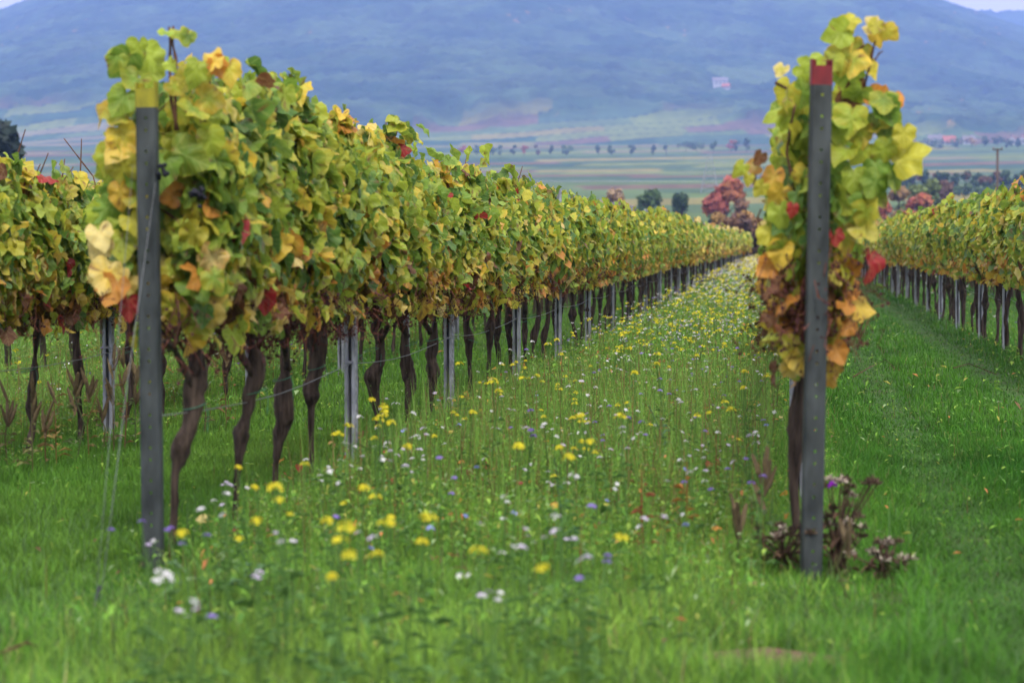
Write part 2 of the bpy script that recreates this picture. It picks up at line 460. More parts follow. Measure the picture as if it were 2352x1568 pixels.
def leaf_template(lod):
    if lod == 0:
        o = OUT_HI; n = len(o); c = np.array((0, 0.3))
        ring = c + (o - c) * 0.55
        P = np.vstack([o, ring, c[None]])
        j = np.arange(n); j2 = (j + 1) % n
        return P, np.stack([j, j2, n + j2, n + j], -1), np.stack([n + j, n + j2, np.full(n, 2 * n)], -1), np.r_[np.ones(n), np.full(n, 0.55), 0.0]
    if lod == 1:
        o = OUT_MID; n = len(o)
        P = np.vstack([o, [(0, 0.3)]]); j = np.arange(n)
        return P, None, np.stack([j, (j + 1) % n, np.full(n, n)], -1), np.r_[np.ones(n), 0.0]
    P = np.array([(0, -0.1), (0.52, 0.05), (0.5, 0.5), (0, 1.0), (-0.5, 0.5), (-0.52, 0.05)])
    return P, np.array([(0, 1, 2, 3), (0, 3, 4, 5)]), None, np.array([0.6, 1, 1, 1, 1, 1.0])

PAL = {'dark': (0.062, 0.14, 0.030), 'green': (0.125, 0.225, 0.030), 'lime': (0.25, 0.33, 0.036), 'olive': (0.35, 0.34, 0.035),
       'yellow': (0.50, 0.36, 0.045), 'cream': (0.52, 0.44, 0.17), 'orange': (0.42, 0.19, 0.035), 'brown': (0.12, 0.052, 0.024), 'red': (0.26, 0.022, 0.024)}
PK = list(PAL); PV = np.array([PAL[k] for k in PK])
W_TOP = np.array([0.18, 0.38, 0.34, 0.07, 0.016, 0.008, 0.003, 0.002, 0.001])
W_MID = np.array([0.17, 0.34, 0.31, 0.11, 0.045, 0.012, 0.006, 0.005, 0.003])
W_LOW = np.array([0.03, 0.07, 0.12, 0.18, 0.28, 0.03, 0.16, 0.13, 0.012])

def build_leaves(P, Nn, size, lod, r, hf, bias=0.0, tipdown=1.0, forced=None, mat=None, name='foliage', spread=0.55):
    """P leaf stalk ends, Nn outward normals, hf height fraction 0..1 (drives how far the leaf has turned)"""
    n = len(P)
    T, F4, F3, edge = leaf_template(lod)
    Nn = Nn + r.normal(0, spread, (n, 3)); Nn /= np.linalg.norm(Nn, axis=1)[:, None]
    t = np.zeros((n, 3)); t[:, 2] = -tipdown; t += r.normal(0, 0.5, (n, 3))
    t -= (t * Nn).sum(1)[:, None] * Nn; t /= np.linalg.norm(t, axis=1)[:, None] + 1e-6
    rt = np.cross(t, Nn)
    cup = r.normal(0.2, 0.55, n); dro = r.normal(0.35, 0.45, n); fold = np.abs(r.normal(0, 0.34, n)); ph = r.uniform(0, 6.28, n)
    tx, ty = T[:, 0], T[:, 1]
    ang = np.arctan2(ty - 0.3, tx)
    z = (-cup[:, None] * tx ** 2 - dro[:, None] * (ty - 0.1) ** 2 * 0.6 + fold[:, None] * np.abs(tx) * 0.7
         + 0.085 * edge * np.sin(ang * 5 + ph[:, None]) + r.normal(0, 0.022, (n, len(T))) * edge)
    wx = r.uniform(0.8, 1.08, n)
    V = P[:, None, :] + size[:, None, None] * (tx[None, :, None] * wx[:, None, None] * rt[:, None, :] + ty[None, :, None] * t[:, None, :] + z[:, :, None] * Nn[:, None, :])
    m = len(T)
    off = (np.arange(n) * m)[:, None, None]
    q = (F4[None] + off).reshape(-1, 4) if F4 is not None else None
    f = (F3[None] + off).reshape(-1, 3) if F3 is not None else None
    # pigments
    hf = np.clip(hf + 0.05 + bias + r.normal(0, 0.09, n), 0, 1)
    a = np.clip(hf / 0.38, 0, 1)[:, None]; b = np.clip((hf - 0.38) / 0.45, 0, 1)[:, None]
    w = W_LOW * (1 - a) + (W_MID * (1 - b) + W_TOP * b) * a
    cw = np.cumsum(w, 1); cw /= cw[:, -1:]
    k = (r.random(n)[:, None] > cw).sum(1)
    if forced is not None: k = np.where(forced >= 0, forced, k)
    base = PV[k] * r.uniform(0.95, 1.42, n)[:, None]
    k2 = np.clip(k + r.integers(0, 3, n), 0, 6)
    k2 = np.where(k >= 6, k, k2)
    tip = PV[k2] * r.uniform(0.85, 1.3, n)[:, None]
    ef = np.clip(edge[None, :, None] * r.uniform(0.2, 1.0, (n, 1, 1)) + r.normal(0, 0.14, (n, m, 1)), 0, 1) * (edge[None, :, None] > 0.3)
    c = base[:, None, :] * (1 - ef) + tip[:, None, :] * ef
    spot = (r.random((n, m)) < 0.05 * (1.3 - hf)[:, None]) & (edge[None, :] > 0.5)
    c = np.where(spot[:, :, None], np.array(PAL['brown']) * 1.3, c)
    uv = np.empty((n, m, 3)); uv[:, :, 0] = tx; uv[:, :, 1] = ty; uv[:, :, 2] = r.random(n)[:, None] * 50
    return V.reshape(-1, 3), q, f, np.concatenate([c, uv], -1).reshape(-1, 6)

def canopy(r, n, lod, thick=0.17, half=0.6, z0=0.88, z1=1.51, bias=0.0, size=(0.068, 0.120), ymin=-9):
    """leaf positions, normals and sizes of one vine's leaf wall (local: the row runs along Y)"""
    y = r.uniform(max(-half, ymin), half, n)
    u = r.random(n)
    ra, rb = r.uniform(0, 90, 2)
    zl = z0 + 0.16 * (fbm(y * 3.2 + ra, y * 0, 2, 8) - 0.5)
    z = zl + (z1 - zl) * u ** 0.9
    low = r.random(n) < 0.05
    z = np.where(low, r.uniform(z0 - 0.16, z0 + 0.1, n), z)
    hfr = (z - z0) / (z1 - z0)
    top = z1 + 0.24 * (fbm(y * 3.5 + rb, y * 0, 3, 3) - 0.48)
    z = np.minimum(z, top + r.normal(0, 0.03, n))
    shoot = r.random(n) < 0.035
    sy = r.uniform(-half, half, 3); si = r.integers(0, 3, n)
    y = np.where(shoot & (ymin < -1), sy[si] + r.normal(0, .03, n), y); z = np.where(shoot, z1 + r.uniform(-.03, .15, n) * np.array([1, .6, .3])[si], z)
    side = np.where(r.random(n) < 0.5, -1.0, 1.0)
    wid = thick * (0.75 + 0.4 * np.sin(np.clip(hfr, 0, 1) * math.pi)) * (1 - 0.45 * np.clip(hfr - 0.85, 0, 1) / 0.15)
    depth = np.clip(np.abs(r.normal(0, 0.22, n)), 0, 1)
    x = side * wid * (1 - depth) + r.normal(0, 0.025, n)
    x += 0.05 * (fbm(y * 4 + 17, z * 4 + r.uniform(0, 50), 2, 4) - 0.5) * side * 2
    N_ = np.stack([side * 1.0, r.normal(0, 0.25, n), 0.45 + 0.5 * np.clip(hfr - 0.8, 0, 1) * 5], -1)
    s = r.uniform(size[0], size[1], n) * (1 - 0.25 * np.clip(0.25 - hfr, 0, 1))
    return np.stack([x, y, z], -1), N_, s, np.clip(hfr, 0, 1)

def trunk_mesh(r, pts=None, top=0.76, rad=0.0165, lod=0, name='trunk'):
    ns = 14 if lod == 0 else 7
    if pts is None:
        z = np.linspace(-0.05, top, 10)
        ax, ay = r.normal(0, 0.02), r.normal(0, 0.05)
        P = np.stack([np.cumsum(r.normal(0, 0.012, 10)) + ax * z, np.cumsum(r.normal(0, 0.026, 10)) + ay * z, z], -1)
        P[:, :2] -= P[1, :2]
        rr = rad * (1.0 + 0.1 * r.normal(0, 1, 10))
        kn = r.integers(4, 9); rr[kn] *= r.uniform(1.3, 1.9); rr[kn - 1] *= 1.15; rr[5:] *= 1.2; k2 = r.integers(3, 7); rr[k2] *= 1.25
        rr[-1] *= 1.1
    else:
        P = np.array([p[:3] for p in pts]); rr = np.array([p[3] for p in pts]); rr = np.where(rr < .030, rr * .62, rr * 1.05)
    m = 46 if lod == 0 else 12
    tt = np.linspace(0, len(P) - 1, m)
    Pi = np.stack([np.interp(tt, np.arange(len(P)), P[:, k]) for k in range(3)], -1)
    ri = np.interp(tt, np.arange(len(P)), rr)
    if lod == 0:
        k = np.array((.0, .25, .5, .25, .0))
        for c in range(2): Pi[2:-2, c] = np.convolve(Pi[:, c], k, 'valid')
    V, q, f = tube(Pi, ri, ns)
    if lod == 0:
        nb = len(Pi) * ns
        a = np.tile(np.arange(ns), len(Pi)); h = np.repeat(Pi[:, 2], ns)
        ctr = np.repeat(Pi, ns, 0)
        d = 0.70 + 0.5 * vnoise(a * 0.6 + 50 + r.uniform(0, 40), h * 14, int(r.integers(1000))) + 0.3 * (vnoise(a * 1.7, h * 40, int(r.integers(1000))) - 0.5)
        for _ in range(4):
            hb, ab = r.uniform(.2, .75), r.uniform(0, ns); d = d + r.uniform(.2, .45) * np.exp(-((h - hb) / .022) ** 2 - (np.minimum(abs(a - ab), ns - abs(a - ab)) / 2.0) ** 2)
        V[:nb] = ctr + (V[:nb] - ctr) * d[:, None]
    return mesh_np(name, V, q, f, M_BARK, None, True)

def cane_mesh(P, r0, r1, name='cane', mat=None):
    P = np.asarray(P, float)
    m = max(8, len(P) * 3); tt = np.linspace(0, len(P) - 1, m)
    Pi = np.stack([np.interp(tt, np.arange(len(P)), P[:, k]) for k in range(3)], -1)
    rr = np.linspace(r0, r1, m); rr[::4] *= 1.3
    V, q, f = tube(Pi, rr, 6)
    return mesh_np(name, V, q, f, mat or M_CANE, None, True)

def stems_mesh(r, n, half=0.45, z0=0.64, z1=1.0, thick=0.10):
    b = MB()
    for i in range(n):
        p = np.array([r.normal(0, thick), r.uniform(-half, half), r.uniform(z0 + 0.1, z1)])
        if r.random() < 0.5: p[1] = round(p[1] / 0.22) * 0.22 + r.normal(0, 0.05)
        L = r.uniform(0.04, 0.12)
        d = np.array([r.normal(0, 0.6), r.normal(0, 0.6), -1.0]); d /= np.linalg.norm(d)
        P = np.array([p, p + d * L * 0.5 + r.normal(0, 0.012, 3), p + d * L + r.normal(0, 0.02, 3)])
        V, q, f = tube(P, [0.0026, 0.002, 0.001], 3, False)
        c = np.array((0.085, 0.032, 0.022)) * r.uniform(0.5, 1.7)
        b.add(V, q, f, c)
        for k in range(3):
            pp = P[1] + (P[2] - P[1]) * r.random(); dd = r.normal(0, 0.02, 3)
            V, q, f = tube(np.array([pp, pp + dd]), [0.0016, 0.0012], 3, False); b.add(V, q, f, c)
            if r.random() < 0.45:
                s = r.uniform(0.003, 0.006); V, q = box(-s, s, -s, s, -s, s)
                b.add(np.array(V) + pp + dd, q, None, np.array((0.05, 0.02, 0.02)) * r.uniform(0.5, 1.6))
    return b.mesh('dried_fruit_stems', M_STEMS)

def foliage_mesh(r, n, lod, extra=None, **kw):
    bias = kw.pop('bias', 0.0)
    P, N_, s, hf = canopy(r, n, lod, **kw)
    V, q, f, c = build_leaves(P, N_, s, lod, r, hf, bias)
    b = MB(); b.add(V, q, f, c)
    if extra is not None:
        for (P2, N2, s2, hf2, forced) in extra:
            V, q, f, c = build_leaves(P2, N2, s2, lod, r, hf2, 0, forced=forced, spread=0.35); b.add(V, q, f, c)
    return b.mesh('foliage', M_LEAF, lod < 2)

def leaf_single(r, pos, nrm, size, key, lod=0):
    V, q, f, c = build_leaves(np.array([pos]), np.array([nrm], float), np.array([size]), lod, r, np.array([0.5]), 0, forced=np.array([PK.index(key)]), spread=0.1)
    return mesh_np('leaf', V, q, f, M_LEAF, c, True)

def tie_mesh(r, c, rad):
    th = np.linspace(0, 2 * math.pi, 13)
    P = np.stack([c[0] + rad * np.cos(th), c[1] + rad * np.sin(th), c[2] + 0.012 * np.sin(th * 1 + 1)], -1)
    V, q, f = tube(P, 0.0018, 4, False)
    b = MB(); b.add(V, q, f)
    P = np.array([(c[0] + rad, c[1], c[2]), (c[0] + rad + 0.012, c[1] - 0.02, c[2] - 0.03), (c[0] + rad + 0.01, c[1] - 0.03, c[2] - 0.09)])
    V, q, f = tube(P, 0.0012, 4, False); b.add(V, q, f)
    return b.mesh('tie', M_TIE)

XA, XB, XC, XZ, XD, XY = -2.22, 0.075, 2.27, -3.92, 4.5, -6.1
A0, SP = 10.45, 1.07
GA = 'grapevines of the long row'
GB = 'grapevines of the row behind the red-capped post'
GC = 'grapevines of the row across the mown lane'
GZ = 'grapevines of the row beyond the yellow-capped post'

def vine(x, y, label, group, fol, trk, rz=0.0, scale=1.0):
    o = empty('grapevine', (x, y, float(gz(x, y))), rz)
    o.scale = (scale, scale, scale)
    tag(o, label, 'grapevine', group)
    if trk is not None: link('trunk', trk, o)
    if fol is not None: link('foliage', fol, o)
    return o

def add_canes(o, r, n, z0=0.76, z1=1.75, half=0.5, thick=0.12, up=0.0):
    for k in range(n):
        y = r.uniform(-half, half); zt = r.uniform(z1 - 0.35, z1 + up)
        P = [(r.normal(0, 0.02), y * 0.5, z0)]
        for q in np.linspace(0.25, 1, 4):
            P.append((r.normal(0, thick * 0.6), y * (0.5 + 0.5 * q) + r.normal(0, 0.03), z0 + (zt - z0) * q))
        link('cane', cane_mesh(P, 0.0055, 0.003), o)

# the first trunks of the long row as they stand, from pixels: (px, py, radius) at their own distance
def px_trunk(Y, x0, lst):
    out = []
    for px, py, rr in lst:
        p = at(px, py, Y)
        out.append((p.x - x0, 0.15 * (p.x - x0), p.z, rr))
    return out
TR = {
 0: [(392, 1345, .020), (397, 1240, .021), (402, 1130, .022), (404, 1085, .026), (416, 1035, .040), (436, 990, .033), (444, 935, .036), (446, 890, .038), (452, 850, .032), (452, 795, .028), (450, 760, .02)],
 1: [(528, 1300, .017), (540, 1200, .019), (544, 1120, .022), (548, 1060, .024), (550, 1000, .036), (564, 960, .029), (570, 915, .030), (586, 880, .034), (590, 845, .030), (578, 800, .026), (580, 760, .02)],
 2: [(628, 1255, .018), (630, 1130, .020), (634, 1060, .022), (645, 1000, .030), (655, 950, .040), (648, 900, .036), (660, 850, .026), (655, 800, .026), (660, 750, .02)],
 3: [(710, 1230, .018), (714, 1120, .019), (716, 1010, .022), (714, 945, .028), (712, 900, .044), (728, 860, .030), (730, 810, .036), (727, 770, .03), (730, 730, .022)],
 5: [(868, 1020, .018), (866, 960, .020), (858, 910, .030), (855, 875, .046), (872, 840, .030), (876, 790, .028), (872, 740, .022)],
 6: [(936, 1010, .020), (936, 950, .022), (942, 880, .036), (936, 855, .040), (930, 800, .030), (930, 750, .024)],
 7: [(983, 980, .022), (988, 930, .026), (994, 860, .036), (990, 820, .034), (996, 790, .030), (1000, 740, .02)],
}

n_unique = 9
mid_f, mid_t, far_f, far_t = [], [], [], []
for k in range(9):
    r = np.random.default_rng(500 + k)
    mid_f.append(foliage_mesh(r, 1250, 1, bias=r.normal(0.02, 0.08)))
    mid_t.append(trunk_mesh(r, lod=0, top=0.80))
for k in range(6):
    r = np.random.default_rng(700 + k)
    far_f.append(foliage_mesh(r, 400, 2, bias=r.normal(-0.04, 0.06), size=(0.09, 0.15)))
    far_t.append(trunk_mesh(r, lod=1, top=0.80))

LOOK_A = ['gnarled vine with high shoots and black grapes just behind the yellow-capped post',
          'second vine from the yellow-capped post, its trunk bent with a dark red leaf above',
          'third vine from the yellow-capped post, thick knot and green string on its trunk',
          'fourth vine from the yellow-capped post, trunk leaning with a swollen knot']
dense_up = lambda r, n, y0, y1, z0, z1, th=0.12: (np.stack([r.normal(0, th, n), r.uniform(y0, y1, n), r.uniform(z0, z1, n)], -1),
        np.stack([np.where(r.random(n) < .5, -1., 1.), np.full(n, -0.3), np.full(n, 0.4)], -1), r.uniform(0.08, 0.12, n), r.uniform(0.6, 1, n), np.full(n, -1))
vines_A = []
nA = 106
for i in range(nA):
    Y = A0 + SP * i
    r = np.random.default_rng(1000 + i)
    if i < n_unique:
        extra = []
        if i == 0:                         # shoots above the post and leaves that stand out past it
            def pts(lst, Yq):
                P = []; s = []; fk = []
                for px, py, sz, key in lst:
                    p = at(px, py, Yq + r.normal(0, 0.04)); P.append((p.x - XA, p.y - Y, p.z)); s.append(sz); fk.append(PK.index(key))
                n = len(P)
                return np.array(P), np.tile(np.array([(0.25, -1.0, 0.25)]), (n, 1)), np.array(s), np.ones(n), np.array(fk)
            extra.append(pts([(300, 130, .12, 'green'), (275, 125, .08, 'green'), (330, 120, .11, 'lime'), (345, 150, .10, 'lime'), (318, 100, .09, 'lime'), (292, 215, .11, 'green'), (320, 180, .10, 'green'),
                              (285, 240, .09, 'lime'), (372, 85, .06, 'green'), (412, 75, .08, 'green'), (437, 80, .055, 'dark'), (388, 145, .055, 'lime'), (390, 195, .07, 'lime'), (455, 150, .10, 'lime'),
                              (440, 165, .09, 'olive'), (505, 135, .10, 'yellow'), (490, 140, .08, 'orange'), (525, 150, .09, 'olive'), (400, 350, .14, 'green'), (385, 370, .13, 'green'), (408, 240, .09, 'lime'),
                              (470, 170, .1, 'lime'), (460, 230, .11, 'lime'), (430, 260, .12, 'green')], 10.15))
            extra.append(pts([(270, 300, .11, 'olive'), (290, 330, .12, 'yellow'), (255, 345, .11, 'lime'), (280, 370, .12, 'olive'), (300, 400, .1, 'green'), (245, 380, .09, 'lime'), (290, 270, .1, 'lime'),
                              (235, 480, .11, 'lime'), (262, 470, .11, 'green'), (225, 530, .10, 'cream'), (240, 555, .09, 'cream'), (280, 540, .11, 'lime'), (300, 500, .1, 'olive'), (255, 610, .13, 'yellow'),
                              (235, 620, .11, 'olive'), (290, 600, .11, 'green'), (270, 650, .11, 'orange'), (295, 690, .09, 'red'), (300, 640, .1, 'yellow'), (275, 430, .1, 'yellow'), (305, 450, .1, 'lime')], 10.12))
        if i == 0:
            nn = 70; px_ = r.uniform(372, 500, nn); py_ = r.uniform(270, 730, nn)
            e_ = pts([(a_, b_, r.uniform(.07, .12), 'lime') for a_, b_ in zip(px_, py_)], 10.28)
            extra.append(e_[:3] + (np.clip((760 - py_) / 480, 0, 1), np.full(nn, -1)))
        if i in (1, 2):
            extra.append(dense_up(r, 26, -0.5, 0.4, 1.65, 1.86))
        if i in (5, 8):
            extra.append(dense_up(r, 14, -0.3, 0.3, 1.65, 1.80))
        fol = foliage_mesh(r, 1400 if i else 1050, 0, extra, bias=[0.02, -0.03, 0.10, 0.06, -0.02, 0.04, -0.06, 0.03, -0.05][i],
                           half=0.6, z0=(0.98 if i < 5 else 0.92), ymin=(-0.22 if i == 0 else -9), z1=[1.64, 1.72, 1.72, 1.66, 1.65, 1.58, 1.54, 1.52, 1.52][i], size=(0.068, 0.122))
        trk = trunk_mesh(r, px_trunk(Y, XA, TR[i]) if i in TR else None)
        lab = LOOK_A[i] if i < len(LOOK_A) else ordinal(i + 1) + ' vine from the yellow-capped post in the long row'
        o = vine(XA, Y, lab, GA, fol, trk)
        add_canes(o, r, 7, up=0.04, half=0.2 if i == 0 else 0.5)
        c0 = px_trunk(Y, XA, TR[i])[-3][:2] if i in TR else (0, 0)
        for k in range(2): link('cordon_arm', cane_mesh([(c0[0], c0[1], 0.60), (c0[0] + r.normal(0, .03), c0[1] + (k * 2 - 1) * 0.05, 0.68), (0.01, (k * 2 - 1) * 0.14, 0.78), (r.normal(0, .02), (k * 2 - 1) * (0.5 if k else .3), 0.81)], 0.017, 0.008, mat=M_BARK), o)
        tag(link('dried_fruit_stems', stems_mesh(r, 170 if i else 60), o), kind='stuff')
        tz = 0.56
        c = px_trunk(Y, XA, TR[i])[-4][:2] if i in TR else (0, 0)
        link('tie', tie_mesh(r, (c[0], c[1], tz), 0.042), o)
    else:
        fr_ = Y < 62
        fol = (mid_f if fr_ else far_f)[int(r.integers(9 if fr_ else 6))]
        trk = (mid_t if fr_ else far_t)[int(r.integers(9 if fr_ else 6))]
        o = vine(XA + r.normal(0, .02), Y, ordinal(i + 1) + ' vine from the yellow-capped post in the long row', GA, fol, trk, math.pi if r.random() < .5 else 0, r.uniform(0.95, 1.04))
        if Y < 34:
            add_canes(o, r, 3, up=0.0)
            tag(link('dried_fruit_stems', stems_mesh(r, 170), o), kind='stuff')
            link('tie', tie_mesh(r, (0, 0, 0.5), 0.04), o)
    vines_A.append(o)

def loc_px(o, px, py, Y):
    p = at(px, py, Y); q = p - o.location
    return np.array(q)
r = np.random.default_rng(4242)
o = vines_A[0]
# bare shoots that rise over the canopy
for pl in ([(404, 300), (402, 200), (405, 140), (396, 100), (398, 60)], [(408, 300), (392, 230), (390, 150), (391, 90), (388, 62)], [(470, 280), (478, 200), (490, 150), (492, 125)],
           [(540, 330), (545, 260), (560, 210), (575, 190)], [(575, 560), (585, 610), (610, 640)], [(400, 800), (412, 740), (408, 690)]):
    link('cane', cane_mesh([loc_px(o, x, y, 10.2 if x < 520 else 11.1) for x, y in pl], 0.006, 0.004), o)
def grapes(parent, px, py, Y, n, rad):
    b = MB(); c = loc_px(parent, px, py, Y)
    for k in range(n):
        d = np.array([r.normal(0, rad), r.normal(0, rad), r.normal(0, rad * 1.1)])
        bm = bmesh.new(); bmesh.ops.create_icosphere(bm, subdivisions=2, radius=0.0085)
        V = np.array([v.co[:] for v in bm.verts]) + c + d; Fc = [[v.index for v in f.verts] for f in bm.faces]; bm.free()
        b.add(V, None, Fc)
    lk = link('grape_bunch', b.mesh('grape_bunch', M_GRAPE, True), parent)
grapes(o, 455, 448, 10.05, 26, 0.011)
grapes(o, 372, 395, 10.0, 12, 0.012)
grapes(vines_A[1], 566, 372, 11.3, 9, 0.008)
def odd_leaf(parent, px, py, Y, size, key, lab, nrm=(0.5, -1.0, 0.2)):
    l = link('leaf', leaf_single(r, loc_px(parent, px, py, Y), nrm, size, key), parent)
    l['label'] = lab
odd_leaf(vines_A[1], 603, 668, 11.35, 0.10, 'red', 'dark red leaf hanging low')
odd_leaf(vines_A[2], 681, 596, 12.3, 0.07, 'red', 'bright red leaf')
odd_leaf(vines_A[1], 604, 720, 11.4, 0.09, 'green', 'green leaf under the dark red one')
odd_leaf(vines_A[5], 886, 620, 15.6, 0.08, 'red', 'crimson folded leaf')
odd_leaf(vines_A[8], 1100, 563, 20.2, 0.09, 'red', 'crimson folded leaf')
odd_leaf(vines_A[13], 1248, 555, 25.6, 0.09, 'red', 'dark red leaf')

# the row that ends at the red-capped post
nB = 42
for i in range(nB):
    Y = 10.55 + SP * i
    r = np.random.default_rng(2000 + i)
    if i < 2:
        extra = []
        if i == 0:
            def ptsB(lst, Yq):
                P = []; s = []; fk = []
                for px, py, sz, key in lst:
                    p = at(px, py, Yq + r.normal(0, 0.04)); P.append((p.x - XB, p.y - Y, p.z)); s.append(sz * .86); fk.append(PK.index(key))
                n = len(P)
                return np.array(P), np.tile(np.array([(0.1, -1.0, 0.25)]), (n, 1)), np.array(s), np.ones(n), np.array(fk)
            extra.append(ptsB([(1925, 62, .10, 'green'), (1950, 45, .09, 'lime'), (1965, 40, .08, 'olive'), (1990, 55, .08, 'cream'), (2015, 48, .07, 'olive'), (2030, 65, .08, 'olive'), (2008, 70, .07, 'yellow'),
                               (1945, 70, .11, 'lime'), (1935, 110, .12, 'lime'), (1960, 120, .12, 'lime'), (1975, 145, .10, 'olive'), (1950, 150, .12, 'green'), (1985, 100, .09, 'lime'), (1920, 125, .1, 'lime'),
                               (1860, 130, .09, 'lime'), (1835, 150, .11, 'lime'), (1815, 190, .11, 'olive'), (1850, 190, .11, 'green'), (1820, 250, .12, 'lime'), (1800, 150, .06, 'olive'),
                               (1960, 190, .12, 'brown'), (1945, 215, .10, 'brown'), (1980, 200, .12, 'green'), (1960, 250, .13, 'lime'), (1930, 270, .12, 'lime')], 10.25))
            extra.append(ptsB([(2000, 225, .11, 'orange'), (2030, 215, .11, 'green'), (2050, 215, .09, 'orange'), (2022, 235, .12, 'dark'), (2035, 265, .14, 'dark'), (2050, 290, .13, 'green'), (2065, 320, .13, 'olive'),
                               (2040, 330, .11, 'lime'), (2010, 370, .13, 'green'), (2060, 375, .15, 'olive'), (2048, 390, .13, 'green'), (2020, 400, .11, 'green'), (2075, 290, .09, 'olive'), (1990, 330, .1, 'lime'),
                               (1985, 430, .12, 'green'), (1970, 460, .12, 'olive'), (1995, 470, .11, 'lime'), (1960, 390, .11, 'lime'), (1950, 340, .12, 'lime'), (1975, 290, .1, 'lime'), (2005, 290, .08, 'lime'),
                               (1940, 440, .13, 'green'), (1955, 500, .12, 'lime'), (1930, 520, .12, 'lime'), (1965, 520, .11, 'olive')], 10.2))
            extra.append(ptsB([(1710, 375, .07, 'lime'), (1722, 400, .05, 'olive'), (1750, 350, .06, 'brown'), (1745, 380, .07, 'cream'), (1755, 420, .07, 'olive'), (1765, 520, .1, 'olive'), (1770, 300, .07, 'green'),
                               (1800, 430, .11, 'yellow'), (1790, 470, .11, 'lime'), (1780, 390, .1, 'yellow'), (1820, 420, .08, 'cream'), (1830, 300, .1, 'lime'), (1800, 560, .11, 'yellow'), (1780, 600, .10, 'orange'),
                               (1820, 640, .1, 'yellow'), (1930, 590, .12, 'yellow'), (1945, 610, .1, 'orange'), (1950, 660, .08, 'orange'), (1940, 690, .08, 'orange'), (1955, 740, .07, 'orange'), (1912, 770, .09, 'olive'),
                               (1915, 790, .09, 'orange'), (1800, 790, .1, 'olive'), (1790, 740, .08, 'orange'), (1770, 660, .07, 'brown'), (1765, 720, .06, 'brown'), (1808, 830, .08, 'yellow')], 10.25))
        fol = foliage_mesh(r, 500, 0, extra, bias=-0.10, half=0.5, thick=0.068, ymin=(-0.36 if i == 0 else -9), z0=0.84, z1=1.60, size=(0.068, 0.122))
        trk = trunk_mesh(r, [(-0.06, 0, -0.05, .026), (-.05, 0, 0.12, .026), (-0.062, 0, 0.3, .028), (-0.055, 0, 0.42, .031), (-.04, 0, 0.6, .029), (-.02, 0, 0.85, .02)])
        o = vine(XB, Y, ['vine end-on behind the red-capped post with a hanging side shoot', 'second vine behind the red-capped post, hidden by the first'][i], GB, fol, trk)
        add_canes(o, r, 7, thick=0.07, half=0.35)
        tag(link('dried_fruit_stems', stems_mesh(r, 650 if i == 0 else 150, z0=0.72, z1=1.16, thick=.085), o), kind='stuff')
        if i == 0:
            vB = o
    else:
        fr_ = Y < 45
        o = vine(XB, Y, ordinal(i + 1) + ' vine of the row that the red-capped post ends', GB, (mid_f if fr_ else far_f)[int(r.integers(6))], (mid_t if fr_ else far_t)[int(r.integers(6))], math.pi if r.random() < .5 else 0, r.uniform(.93, 1.0)); o.scale.x = .62
r = np.random.default_rng(77)
for pl, a, b_ in (([(1812, 560), (1835, 480), (1822, 420), (1806, 350), (1818, 280), (1826, 240)], .006, .004), ([(1880, 600), (1862, 520), (1850, 440)], .006, .004),
              ([(1985, 105), (1960, 122), (1945, 128)], .004, .004), ([(1945, 128), (1925, 110)], .004, .003), ([(2000, 145), (2004, 120), (2010, 95)], .005, .003), ([(2008, 140), (2020, 122), (2028, 118)], .003, .002), ([(1985, 200), (1998, 150), (2003, 120)], .004, .004),
              ([(1780, 190), (1810, 205), (1835, 212)], .005, .006), ([(1765, 435), (1738, 428), (1720, 412), (1706, 398)], .005, .003), ([(1735, 428), (1734, 390), (1738, 345)], .004, .003),
              ([(2030, 365), (2020, 400), (2010, 430), (2000, 480)], .005, .006), ([(2030, 365), (2042, 330), (2050, 300)], .004, .003), ([(1750, 690), (1752, 640), (1748, 610)], .006, .003), ([(1760, 700), (1748, 660), (1758, 620)], .006, .003),
              ([(1748, 480), (1740, 500), (1755, 545)], .003, .003)):
    link('cane', cane_mesh([loc_px(vB, x, y, 10.28) for x, y in pl], a, b_), vB)
odd_leaf(vB, 1997, 585, 10.2, 0.10, 'red', 'pinkish red leaf hanging clear of the rest', (1.0, -.55, .1))
odd_leaf(vB, 1918, 530, 10.2, 0.06, 'red', 'bright red leaf beside the post')
odd_leaf(vB, 1822, 470, 10.15, 0.05, 'red', 'small crimson leaf')

for i in range(96):                        # across the mown lane
    Y = 23.2 + SP * i
    r = np.random.default_rng(3000 + i)
    fr_ = Y < 62
    o = vine(XC + r.normal(0, .02), Y, ordinal(i + 1) + ' vine of the row across the mown lane', GC, (mid_f if fr_ else far_f)[int(r.integers(9 if fr_ else 6))], (mid_t if fr_ else far_t)[int(r.integers(9 if fr_ else 6))],
             math.pi if r.random() < .5 else 0, r.uniform(1.0, 1.08))
    if Y < 40:
        add_canes(o, r, 2, up=0.0); tag(link('dried_fruit_stems', stems_mesh(r, 60), o), kind='stuff')
for i in range(24):                        # the row beyond the yellow-capped post
    Y = 13.66 + SP * i
    r = np.random.default_rng(3500 + i)
    if i < 6:
        o = vine(XZ, Y, ordinal(i + 1) + ' vine of the row beyond the yellow-capped post', GZ, foliage_mesh(r, 1150, 0, half=0.6, z0=0.88, z1=1.45, size=(0.07, 0.127), bias=-0.02), trunk_mesh(r))
        add_canes(o, r, 5, up=0.0); tag(link('dried_fruit_stems', stems_mesh(r, 120), o), kind='stuff')
        link('tie', tie_mesh(r, (0, 0, 0.5), 0.04), o)
    else:
        o = vine(XZ, Y, ordinal(i + 1) + ' vine of the row beyond the yellow-capped post', GZ, mid_f[int(r.integers(9))], mid_t[int(r.integers(9))], math.pi if r.random() < .5 else 0, r.uniform(.93, 1.0))

